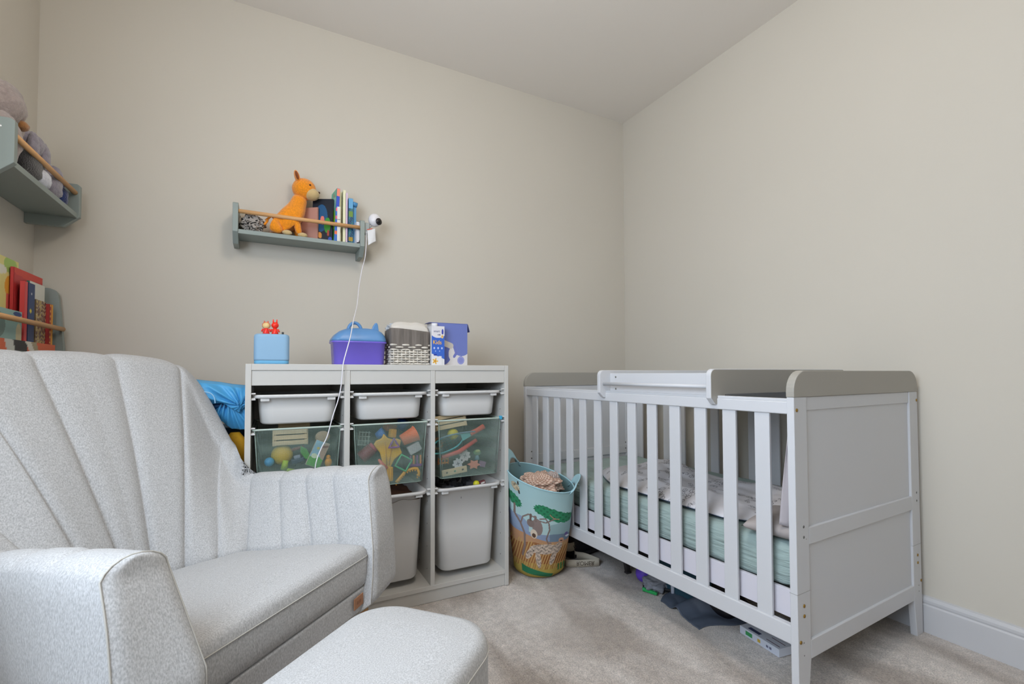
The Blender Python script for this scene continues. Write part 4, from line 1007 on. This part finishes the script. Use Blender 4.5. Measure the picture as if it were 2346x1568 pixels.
t = thing('toy_cup', 'blue toy cup behind the yellow toy, middle mesh basket', 'cup', (-1.655, -.455, .665), 0, G2, rot=(.4, .9, 0)); obj('wall', MB().tube([(0, 0, -.015), (0, 0, .018)], [.016, .021], 18), plain('#4a78b4', .5), t)
t = thing('toy_cup', 'dark blue toy cup on top at back right, middle mesh basket', 'cup', (-1.545, -.36, .690), 0, G2, rot=(.3, .4, 0)); obj('wall', MB().tube([(0, 0, -.02), (0, 0, .02)], [.02, .026], 18), plain('#1f4f9c', .5), t)
t = thing('toy_blocks', 'orange-brown block on the heap, back of middle mesh basket', 'block', (-1.60, -.37, .682), 0, G2, rot=(.3, .2, .5)); t.name = 'toy_block'; cubelike(plain('#b8642a', .5), 'cube', t, .05, .03, .03, .003)
t = thing('toy_grid', 'pale grey net-like plastic panel at left of middle mesh basket', 'toy', (-1.722, -.470, .655), 0, G2, rot=(0, .1, 0))
for k in range(4): obj('bar', MB().box(-.020+k*.012, -.017+k*.012, -.002, .002, -.028, .028), plain('#8c9690', .6), t); obj('crossbar', MB().box(-.022, .024, -.0025, .0025, -.026+k*.016, -.023+k*.016), plain('#8c9690', .6), t)
# right basket
crate('slatted wooden crate poking out of right mesh basket', (-1.375, -.490, .707), .135, .062, 3, (-.15, -.13, 0), G3)
ballt('yellow play ball in right mesh basket', (-1.360, -.478, .650), .024, '#cfc024', G3)
t = thing('toy_racket', 'teal toy racket with coral handle in right mesh basket', 'racket', (-1.345, -0.496, .630), 0, G3, rot=(0, -.33, 0))
obj('head_frame', MB().tube([(-.05+.075*math.cos(2*PI*i/36), .002*math.sin(i), .030*math.sin(2*PI*i/36)) for i in range(36)], .0036, 8, closed=True), plain('#4fa8ae', .4), t)
mb = MB()
for k in range(9):
    x = -.115+k*.0165; hh = .030*math.sqrt(max(0, 1-((x+.05)/.075)**2)); mb.tube([(x, 0, -hh), (x, 0, hh)], .0007, 5)
for k in range(4):
    z = -.018+k*.012; ww = .075*math.sqrt(1-(z/.03)**2); mb.tube([(-.05-ww, 0, z), (-.05+ww, 0, z)], .0007, 5)
o = obj('strings', mb, plain('#2f6f72', .5), t); o['kind'] = 'stuff'
obj('throat', MB().prism([(.018, -.016), (.060, -.010), (.060, .010), (.018, .016)], -.004, .004, 'y'), plain('#62b8b8', .4), t, .002)
obj('handle', MB().tube([(.060, 0, 0), (.095, 0, .002), (.128, 0, .006)], [.011, .0105, .012], 12), plain('#d05c48', .5), t)
stick('toy_bat', 'coral red toy bat lying under the teal racket, right mesh basket', 'bat', [(-1.415, -.498, .560), (-1.34, -.5, .578), (-1.262, -.5, .622)], [.007, .010, .008], '#c85248', G3)
obj_p = None
def jig(label, loc, c, rot, s=1.0):
    t = thing('puzzle_piece', label, 'puzzle piece', loc, 0, G3, rot=rot)
    pts = []
    for k in range(4):
        a = k*PI/2; base = [(.5, -.5), (.5, -.12), (.66, -.14), (.70, 0), (.66, .14), (.5, .12)]
        for x, y in base: pts.append(((x*math.cos(a)-y*math.sin(a))*.034*s, (x*math.sin(a)+y*math.cos(a))*.034*s))
    obj('tile', MB().prism(pts, -.003, .003, 'y'), plain(c, .6), t, .001)
    obj('print_mark', MB().box(-.008*s, .008*s, -.0036, -.003, -.001, .001).box(-.001, .001, -.0036, -.003, -.008*s, .008*s), plain('#55565e'), t); return t
jig('white puzzle piece, upper one in right mesh basket', (-1.312, -.492, .558), '#c9c6c4', (0, .3, 0), 1.1)
jig('white puzzle piece, lower one in right mesh basket', (-1.345, -.496, .528), '#c4c8ca', (0, -.2, 0))
t = thing('toy_star', 'salmon pink wooden star shape in right mesh basket', 'toy', (-1.272, -0.496, .518), 0, G3, rot=(0, .1, 0))
obj('star', MB().prism([((.032 if k % 2 == 0 else .018)*math.cos(2*PI*k/12), (.022 if k % 2 == 0 else .013)*math.sin(2*PI*k/12)) for k in range(12)], -.004, .004, 'y'), plain('#d3907a', .6), t, .001)
t = thing('number_strip', 'pale wooden strip with printed animal marks at the bottom of right mesh basket', 'toy', (-1.362, -0.503, .500), 0, G3, rot=(0, -.10, 0)); cubelike(M_ply, 'strip', t, .110, .006, .026, .001)
for k, c in enumerate(('#6a6658', '#5f8f78', '#4c4a44')): obj('printed_mark', MB().ball((-.034+k*.035, -.0034, 0), (.005, .0006, .004), 10, 6), plain(c), t)
t = thing('toy_fence', 'orange and yellow fence toy at left of right mesh basket', 'toy', (-1.412, -0.496, .545), 0, G3)
for z in (-.008, .008): obj('rail', MB().box(-.020, .026, -.003, .003, z-.002, z+.002), plain('#c98a24', .5), t)
for x in (-.018, -.004, .010, .024): obj('post', MB().box(x-.002, x+.002, -.003, .003, -.014, .014), plain('#b8642a', .5), t)
t = thing('toy_tree', 'green and pale yellow toy tree at right of right mesh basket', 'toy', (-1.252, -.485, .566), 0, G3)
obj('crown', MB().ball((0, 0, 0), (.018, .012, .013), 14, 10), plain('#55804a', .7), t); obj('top', MB().ball((0, 0, 0), (.012, .008, .007), 12, 8), plain('#a8b878', .7), t, loc=(0, -.007, .006)); obj('base', MB().tube([(0, 0, -.030), (0, 0, -.008)], [.012, .005], 10), plain('#6f94a0', .6), t)
t = thing('toy_block', 'dusty purple block at right bottom of right mesh basket', 'block', (-1.232, -.492, .516), 0, G3, rot=(0, .3, 0)); cubelike(plain('#8c7388', .6), 'cube', t, .026, .02, .024, .002)
t = thing('toy_ring', 'brown ring toy at left of right mesh basket', 'toy', (-1.428, -.488, .615), 0, G3); obj('ring', MB().tube([(.017*math.cos(2*PI*i/24), 0, .022*math.sin(2*PI*i/24)) for i in range(24)], .006, 8, closed=True), plain('#8a6a48', .6), t)
stick('toy_hoop', 'grey-blue curved plastic stick over yellow ball, right mesh basket', 'toy', [(-1.43+.02*i, -.505, .638+.0058*i-.0004*i*i) for i in range(9)], .003, '#6f8fa4', G3)
t = thing('toy_clip', 'bright blue plastic clip on the right mesh basket rim', 'clip', (-1.164, -.536, .716), 0); cubelike(plain('#3fa0c8', .4), 'clip_body', t, .012, .014, .016, .003)
# things inside the tall right and middle bins
t = thing('toy_heap', 'mixed small toys filling the tall bin in right bay', 'toys', (-1.302, -.34, .395), 0); t['kind'] = 'stuff'
mb = MB(); random.seed(3)
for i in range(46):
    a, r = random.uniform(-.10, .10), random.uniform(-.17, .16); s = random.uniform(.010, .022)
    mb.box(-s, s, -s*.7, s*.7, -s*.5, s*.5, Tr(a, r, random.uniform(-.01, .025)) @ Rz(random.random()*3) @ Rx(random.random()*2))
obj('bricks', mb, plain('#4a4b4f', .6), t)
ballt('small yellow-green ball in tall bin of right bay', (-1.262, -.500, .436), .014, '#c9c428', None)
t = thing('domino_block', 'dark red and white domino block in tall bin of right bay', 'block', (-1.238, -.505, .440), 0, None, rot=(0, -.2, .1)); cubelike(plain('#6a3a3c', .5), 'block_body', t, .026, .014, .016, .001); obj('white_pips', MB().box(-.009, .009, -.0076, -.007, -.003, .003), plain('#d8d4d0'), t)
t = thing('brown_bag', 'brown paper bag filling the tall bin in middle bay', 'bag', (-1.631, -.34, .40), 0); obj('bag_top', MB().grid(lambda u, v: (-.118+.236*u, -.185+.37*v, .012*noise.noise((u*5, v*6, 2))+.01), 24, 30), plain('#6b4a38', .8), t, fix=False)
# ================================================================ LAUNDRY BASKET
bg_t = thing('laundry_basket', 'soft fabric laundry basket printed with safari animals beside crib', 'basket', (-.934, -.464, 0), 0)
VIEW = math.atan2(-2.3523+.50, -2.056+.95)   # direction the printed front faces
def bagpos(u, v, k=1.0):
    th = VIEW + PI + 2*PI*(u)        # u=.5 faces the room
    r = .112 + .034*v + .006*math.sin(v*PI)
    r *= 1 + .02*noise.noise((math.cos(th)*2, math.sin(th)*2, v*4)) + .012*math.sin(th*7+v*5)*(1-v)
    cx, cy = -.060*v, -.118*v
    ztop = .452 + .045*math.cos(th - 2.2)
    z = ztop*v
    e = 1 if v > .06 else .80 + .20*math.sqrt(v/.06)
    return (cx + r*e*k*math.cos(th), cy + r*e*k*math.sin(th), z + .001)
def safari(U, V):
    # s: across the visible front as seen from the room, Y in picture units
    ph = (U-.5)*2*PI; back = np.abs(ph) > PI/2; ph = np.where(back, np.sign(ph)*PI - ph, ph)
    s = .5 - .5*np.sin(ph); s = np.where(back, 1-s, s); s = 1 - s
    X = 70 + s*(800 - 160*(1-V)) + 30*(1-V); Y = 1470 - V*1180
    n = np.sin(X*.11)*np.sin(Y*.13+X*.05)
    c = np.tile(hx('#a9cbce'), (len(U), 1)); k = np.clip((Y-400)/400, 0, 1)[:, None]; c = c*(1-k) + hx('#b9d6d6')*k
    c[(X > 560) & (Y > 640) & (Y > 720-(X-560)*.3)] = hx('#98b6ba')
    c[(Y > 690) & (X < 330) & (Y > 690+(X-240)*.6)] = hx('#93a6c2'); c[ell(X, Y, 650, 930, 190, 95)] = hx('#74899c'); c[(X > 780) & (Y > 870)] = hx('#6f869a'); c[(Y > 850) & (Y < 930) & (X < 560)] = hx('#8e9fbc')
    c[Y > 880+.10*X*(X < 400)*0 + 60*np.clip((X-250)/300, 0, 1)] = hx('#c0936e'); c[Y > 1000 + 30*np.sin(X*.012)] = hx('#a06a42'); c[(X > 480) & (Y > 1130)] = hx('#8f5530')
    c[(Y > 985+25*np.sin(X*.05)) & (np.sin((X+Y*.32)*.21) > .35)] = hx('#c9a566'); c[(Y > 1250) & (np.sin((X+Y*.25)*.3) > -.2)] = hx('#bfa154')
    c[(Y > 1325)] = hx('#b5a04e')
    def fol(cx, cy, rx, ry, rot):
        co, si = math.cos(rot), math.sin(rot); x = (X-cx)*co+(Y-cy)*si; y = -(X-cx)*si+(Y-cy)*co; a = np.arctan2(y/ry, x/rx); r = np.hypot(x/rx, y/ry)
        c[r < 1+.07*np.cos(a*15)] = hx('#2f8a60'); c[(r < 1+.07*np.cos(a*15)) & (np.sin(X*.09)*np.sin(Y*.1) > .3)] = hx('#26704d')
    fol(500, 545, 110, 62, .12); fol(620, 590, 190, 75, .30); fol(730, 615, 105, 62, .1); fol(160, 540, 95, 62, .35)
    for p in ([(170, 590), (168, 690), (235, 780), (278, 890), (272, 1040), (240, 1170)], [(235, 780), (262, 690), (330, 635), (400, 650)], [(440, 680), (520, 690), (600, 645), (625, 625)], [(455, 655), (520, 640), (555, 700), (560, 780), (522, 900), (540, 960), (572, 955)]): c[seg(X, Y, p, 8 if p[0][1] != 590 else 12)] = hx('#85746e')
    c[seg(X, Y, [(570, 585), (615, 630), (670, 635)], 5)] = hx('#b58f70')
    c[ell(X, Y, 425, 765, 58, 105, -.05)] = hx('#8f7f7a'); c[ell(X, Y, 350, 735, 42, 48)] = hx('#85756f'); c[seg(X, Y, [(355, 630), (350, 700)], 12)] = hx('#6f5d55'); c[seg(X, Y, [(405, 640), (410, 690)], 14)] = hx('#85756f')
    c[ell(X, Y, 383, 860, 38, 58)] = hx('#e0d0bc'); c[ell(X, Y, 383, 880, 22, 28)] = hx('#5c4438')
    sp = (np.sin(X*.30+np.sin(Y*.2)*2)*np.sin(Y*.33+np.sin(X*.23)*2) > .25)
    for (cx, cy, rx, ry, ro) in ((500, 1045, 175, 68, -.12), (330, 1120, 35, 95, .5), (425, 1190, 32, 120, -.08), (595, 1160, 32, 110, .28), (650, 1030, 45, 90, .45)):
        m = ell(X, Y, cx, cy, rx, ry, ro); c[m] = hx('#d9c6b4'); c[m & sp] = hx('#4b423f')
    m = ell(X, Y, 692, 925, 30, 36); c[m] = hx('#d3a084'); c[seg(X, Y, [(684, 930), (700, 935)], 8)] = hx('#4b3a34')
    m = ell(X, Y, 180, 385, 52, 42, .3); c[m] = hx('#d8c8a8'); c[m & sp] = hx('#3c342c'); c[seg(X, Y, [(212, 320), (214, 340)], 10) | seg(X, Y, [(222, 415), (226, 435)], 10)] = hx('#3c342c')
    c[ell(X, Y, 750, 855, 22, 28)] = hx('#6c5f96'); c[ell(X, Y, 762, 890, 26, 14, .5)] = hx('#dfe3ea')
    c[(Y > 1290+.28*(X-220)) & (Y < 1385+.2*(X-220)) & (X > 215) & (X < 600)] = hx('#2c7a54'); c[(X > 650) & (Y > 1270) & (Y < 1370) & (np.sin(X*.2) > -.3)] = hx('#3c7c46')
    return c
painted('printed_wall', lambda u, v: bagpos(u, v), safari, 520, 260, VCF, bg_t)
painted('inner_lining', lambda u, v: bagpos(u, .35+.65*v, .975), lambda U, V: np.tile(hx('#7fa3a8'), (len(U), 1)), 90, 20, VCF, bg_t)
M_bagb = plain('#9fc6d0', .8)
obj('rim_binding', MB().tube([Vector(bagpos(i/96, 1)) for i in range(96)], .003, 6, closed=True), M_bagb, bg_t)
obj('bag_floor', MB().loft([[Vector(bagpos(i/48, .07, .96)) for i in range(48)]], False, True), M_bagb, bg_t)
def handle(uc, lift, out_):
    def pos(a, b_):
        th = VIEW + PI + 2*PI*uc; du = (a-.5)*.16
        p = Vector(bagpos(uc+du, 1)); n = Vector((math.cos(th), math.sin(th), 0))
        h = math.sin(a*PI)**.6
        wv = (b_-.5)*.045
        return tuple(p + Vector((0, 0, lift*h - .006)) + n*(out_*h + .004 + wv*.55) + Vector((0, 0, wv*(.9 if a > .1 else .5))))
    obj('carry_handle', MB().grid(pos, 28, 6), M_bagb, bg_t, solid=.003, fix=False)
handle(.30 + .44, .040, .012); handle(.86+.34, .055, -.004)
crumple('laundry', 'pinkish printed clothes crumpled inside laundry basket', 'clothes', (-.992, -.582, .365), (.095, .095, .052), VCF, 5.5, lambda U, V: np.where((np.sin(U*160)*np.sin(V*90) > .1)[:, None], hx('#cdb6a4'), hx('#a07f6e')), amp=.28)
crumple('folded_vest', 'striped grey and white cloth at right of laundry basket top', 'clothes', (-.935, -.590, .395), (.036, .030, .038), VCF, 2.2, lambda U, V: np.where((np.sin(U*120) > .2)[:, None], hx('#b9aca6'), hx('#8f8078')), amp=.2)
# ================================================================ THINGS UNDER THE CRIB
M_web = mat('cream_webbing', '#c2b8a6', .8, bump=(500, .5, .0008)); M_ink = plain('#5f5348', .7)
def ribbon(mb, pts, h, z0=0.0):
    P_ = smooth([Vector((x, y, z)) for x, y, z in pts], 8)
    for a, b_ in zip(P_[:-1], P_[1:]): pass
    n = len(P_); mb.add([tuple(p) for p in P_] + [(p.x, p.y, p.z+h) for p in P_], [(i, i+1, n+i+1, n+i) for i in range(n-1)], True); return mb
st_ = thing('lettered_strap', 'cream webbing strap with ROMER lettering on carpet under crib end', 'strap', (-.735, -.535, 0), 0)
A_, B_ = Vector((-.804, -.508, 0)), Vector((-.672, -.566, 0)); O_ = Vector((-.735, -.535, 0))
obj('webbing', ribbon(MB(), [tuple(p - O_ + Vector((0, 0, .001))) for p in (A_ + Vector((.0, .02, 0)), A_, A_.lerp(B_, .5) + Vector((-.004, -.006, 0)), B_, B_ + Vector((.006, .012, 0)), Vector((-.700, -.500, .01)), Vector((-.735, -.470, .015)), Vector((-.690, -.440, .02)), Vector((-.640, -.440, .02)))], .034), M_web, st_, solid=.0016, fix=False)
dirv = (B_ - A_).normalized(); az = math.atan2(dirv.y, dirv.x)
mid = A_.lerp(B_, .58) - O_; nrm = Vector((dirv.y, -dirv.x, 0))
tx = text('lettering', 'ROMER', .027, M_ink, st_, mid + nrm*.0085 + Vector((0, 0, .019)), (PI/2, 0, az), scale=(.95, -1, 1))
st2 = thing('lettered_strap', 'second cream strap curling up with dark lettering behind laundry basket', 'strap', (-.70, -.42, 0), 0)
obj('webbing', ribbon(MB(), [(-.085, -.010, .050), (-.050, -.035, .046), (-.010, -.040, .056), (.030, -.035, .080), (.06, -.02, .11)], .040), M_web, st2, solid=.0016, fix=False)
text('lettering', 'RNO', .030, M_ink, st2, (-.012, -.0425, .078), (PI/2, -.42, .12), scale=(.9, -1, 1))
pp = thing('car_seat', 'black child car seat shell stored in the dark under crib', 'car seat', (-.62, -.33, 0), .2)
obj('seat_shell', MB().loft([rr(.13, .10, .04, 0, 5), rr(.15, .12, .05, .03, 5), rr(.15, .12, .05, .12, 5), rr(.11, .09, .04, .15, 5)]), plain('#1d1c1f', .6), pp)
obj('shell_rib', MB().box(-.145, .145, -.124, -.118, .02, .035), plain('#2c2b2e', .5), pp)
lg = thing('dark_stand', 'small dark tapered plastic stand leg on carpet under crib', 'stand', (-.600, -.690, 0), 0)
obj('post', MB().loft([rr(.010, .008, .002, 0, 2), rr(.016, .013, .003, .13, 2, cx=-.018)]), plain('#3f3b3d', .5), lg); obj('foot', MB().box(-.013, .013, -.010, .010, 0, .008), plain('#343133', .5), lg, .002)
ballt('purple ball half hidden under crib side rail', (-.600, -.795, .037), .036, '#6a4ac8', None)
crumple('grey_bundle', 'grey cloth bundle with black straps under crib side', 'cloth', (-.610, -.872, .001), (.052, .050, .030), mat('mid_grey_cloth', '#86888f', .85, bump=(30, .4, .004)), 6.1, amp=.35)
bs = tag(obj('black_strap', ribbon(MB(), [(-.640, -.830, .002), (-.625, -.880, .008), (-.600, -.93, .012), (-.56, -.965, .004)], .014), plain('#17171b', .6), solid=.002, fix=False), 'black strap lying against the grey bundle under crib', 'strap')
cl = thing('green_clip', 'green plastic hinged bag clip on carpet in front of grey bundle', 'clip', (-.664, -.862, .004), 0)
M_gr = plain('#2aa055', .4)
obj('clip_arm', MB().box(0, .062, -.006, .006, 0, .012, Rz(-.12)), M_gr, cl, .002); obj('clip_arm', MB().box(0, .058, -.006, .006, 0, .012, Rz(-1.25)), M_gr, cl, .002)
obj('hinge', MB().tube([(0, 0, 0), (0, 0, .013)], .007, 14), M_gr, cl); obj('ring_hole', MB().tube([(.0165, -.050, .0119), (.0165, -.050, .0128)], .0042, 12), plain('#0f4a26'), cl)
wp = thing('white_pad', 'small white rounded pad standing under crib side rail', 'pad', (-.582, -.935, .001), .9); obj('pad', MB().prism([(x*.03, .03+.03*z) for x, z in [(math.cos(2*PI*k/20), math.sin(2*PI*k/20)) for k in range(20)]], -.006, .006, 'y'), plain('#c4cad8', .6), wp, .003)
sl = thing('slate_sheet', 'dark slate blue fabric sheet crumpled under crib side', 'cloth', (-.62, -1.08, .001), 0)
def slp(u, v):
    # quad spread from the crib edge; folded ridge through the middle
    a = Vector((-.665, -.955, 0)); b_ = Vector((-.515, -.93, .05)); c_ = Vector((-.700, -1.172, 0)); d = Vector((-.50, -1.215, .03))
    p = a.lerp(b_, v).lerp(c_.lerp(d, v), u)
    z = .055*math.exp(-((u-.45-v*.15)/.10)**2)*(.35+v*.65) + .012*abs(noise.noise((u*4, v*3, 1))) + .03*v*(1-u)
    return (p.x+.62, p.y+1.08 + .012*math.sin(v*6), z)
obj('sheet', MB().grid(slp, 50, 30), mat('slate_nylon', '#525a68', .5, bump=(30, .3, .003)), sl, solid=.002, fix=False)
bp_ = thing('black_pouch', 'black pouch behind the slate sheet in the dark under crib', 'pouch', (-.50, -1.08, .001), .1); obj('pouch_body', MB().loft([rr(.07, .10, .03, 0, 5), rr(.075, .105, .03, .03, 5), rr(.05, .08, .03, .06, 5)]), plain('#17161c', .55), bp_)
# white game box by the near corner of the crib
d0 = Vector((-.587, -1.249, 0)); d1 = Vector((-.607, -1.403, 0)); dv = (d1-d0); ang_ = math.atan2(dv.y, dv.x)
gb = thing('game_box', 'flat white box with green and yellow printed marks by near crib leg', 'box', ((d0+d1)/2), ang_)
L2 = dv.length/2
obj('box_body', MB().box(-L2, L2, 0, .19, 0, .026), plain('#d3d8e4', .5), gb, .001)
obj('logo_mark', MB().box(-L2+.025, -L2+.052, -.0007, .0003, .007, .020), plain('#3c9a5a'), gb); obj('logo_mark', MB().box(-.004, .007, -.0007, .0003, .008, .018), plain('#c9a83a'), gb)
obj('small_print', MB().box(L2-.048, L2-.040, -.0007, .0003, .009, .016).box(L2-.036, L2-.028, -.0007, .0003, .009, .016), plain('#6d6f86'), gb)
obj('printed_line', MB().box(L2-.058, L2-.008, .012, .0145, .0259, .0266).box(L2-.058, L2-.008, .036, .0385, .0259, .0266), plain('#5a3a50'), gb)
obj('print_patch', MB().box(-L2+.025, -L2+.070, .010, .024, .0259, .0265), plain('#3d4668'), gb)
crumple('storage_bag', 'clear plastic storage bag packed under far side of crib', 'bag', (-.090, -1.350, .001), (.05, .09, .045), mat('clear_plastic_bag', '#7f8486', .15, bump=(60, 1, .006)), 4.4, part_='film')
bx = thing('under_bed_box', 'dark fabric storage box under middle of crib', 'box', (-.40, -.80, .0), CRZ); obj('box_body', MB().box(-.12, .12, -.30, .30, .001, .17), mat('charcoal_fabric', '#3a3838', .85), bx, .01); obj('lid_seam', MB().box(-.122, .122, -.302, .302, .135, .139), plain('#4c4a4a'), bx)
tb = thing('teal_folder', 'teal folded blanket on the storage box under crib', 'blanket', (-.56, -.98, .0), CRZ); obj('fold', MB().box(-.035, .035, -.12, .12, .13, .19), mat('teal_fleece', '#3a7684', .9), tb, .012); obj('fold', MB().box(-.03, .03, -.11, .11, .001, .128), mat('teal_fleece_dark', '#2c4f60', .9), tb, .012)
# ================================================================ BLUE JACKET BESIDE THE FRAME
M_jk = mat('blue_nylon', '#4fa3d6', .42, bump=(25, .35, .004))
jt = thing('rain_jacket', 'bright blue rain jacket heaped between armchair and storage frame', 'jacket', (-2.25, -.40, 0), 0)
def fold(cx, cz, w, h, seed, y, ry=.05):
    def pos(u, v):
        a = 2*PI*u; b_ = -PI/2+PI*v; d = Vector((math.cos(a)*math.cos(b_), math.sin(a)*math.cos(b_), math.sin(b_)))
        cr_ = 1-abs(noise.noise(d*2.1 + Vector((seed, 0, 0))))*2
        q = 1 + .20*cr_ + .12*(1-abs(noise.noise(d*4.6+Vector((0, seed, 0))))*2)
        # squarish super-ellipsoid so the heap reads as folded cloth
        m_ = max(abs(d.x), abs(d.z), .55)
        return (cx + d.x/m_*w*.85*q, y + d.y*ry*q, cz + d.z/m_*h*.85*q)
    return MB().grid(pos, 90, 60)
def interp(pl, x):
    for p, q in zip(pl[:-1], pl[1:]):
        if p[0] <= x <= q[0]: return p[1] + (q[1]-p[1])*(x-p[0])/(q[0]-p[0])
    return pl[-1][1]
def flap(x0, x1, top, bot, y, amp, focus, fr, seed, nu=110, nv=44):
    def pos(u, v):
        x = x0+(x1-x0)*u; zt, zb = interp(top, x), interp(bot, x); z = zt+(zb-zt)*v
        a = math.atan2(z-focus[1], x-focus[0]); r = math.hypot(z-focus[1], x-focus[0])
        d = 1-2*abs(noise.noise((a*fr, r*6, seed)))
        yy = y - amp*d*min(1, v*3+.25) - .020*math.sin(v*PI*.9) + .05*max(0, .12-v)/.12*.5
        return (x+2.25, yy+.40, z)
    return MB().grid(pos, nu, nv)
obj('upper_fold', flap(-2.34, -2.120, [(-2.34, .893), (-2.21, .876), (-2.17, .868), (-2.12, .862)], [(-2.34, .79), (-2.24, .800), (-2.20, .803), (-2.146, .766), (-2.12, .800)], -.365, .016, (-2.140, .790), 3.2, 2.0), M_jk, jt, solid=.003, fix=False)
obj('lower_fold', flap(-2.26, -2.120, [(-2.26, .815), (-2.12, .815)], [(-2.26, .72), (-2.20, .735), (-2.17, .705), (-2.12, .700)], -.335, .018, (-2.185, .840), 4.0, 5.0), M_jk, jt, solid=.003, fix=False)
obj('gap_shade_body', fold(.03, .79, .08, .05, 3.7, .10), plain('#1d4a78', .6), jt, fix=False)  # dark body behind the folds, shade of the gap put into its colour
obj('seam', MB().tube(smooth([(-2.262+2.25, -.006, .845), (-2.235+2.25, -.004, .840), (-2.222+2.25, -.004, .825), (-2.218+2.25, -.006, .803)]), .0016, 6), plain('#a5d0ee', .5), jt)
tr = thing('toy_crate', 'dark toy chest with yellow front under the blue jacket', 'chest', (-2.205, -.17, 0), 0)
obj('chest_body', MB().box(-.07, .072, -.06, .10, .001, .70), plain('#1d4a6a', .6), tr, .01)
yb = thing('yellow_bag', 'mustard yellow bag below the blue jacket', 'bag', (-2.160, -.335, .0), 0); obj('bag_body', MB().loft([rr(.030, .03, .015, .35, 5), rr(.040, .035, .02, .5, 5), rr(.036, .030, .02, .66, 5), rr(.015, .012, .01, .69, 5)]), mat('mustard_cloth', '#d39a1c', .8, bump=(40, .5, .004)), yb)
obj('bag_base', MB().loft([rr(.03, .03, .015, .001, 5), rr(.03, .03, .015, .35, 5)]), plain('#b57f18', .8), yb)
# wooden toy under the front of the armchair
wt = thing('wooden_toy', 'yellow and brown wooden toy beneath front of armchair', 'toy', (-1.905, -1.12, .001), .7); obj('block', MB().box(-.04, .04, -.02, .02, 0, .05), plain('#7a4a20', .6), wt, .003); obj('block', MB().box(-.10, -.045, -.02, .02, 0, .045), plain('#d9a51c', .5), wt, .003)
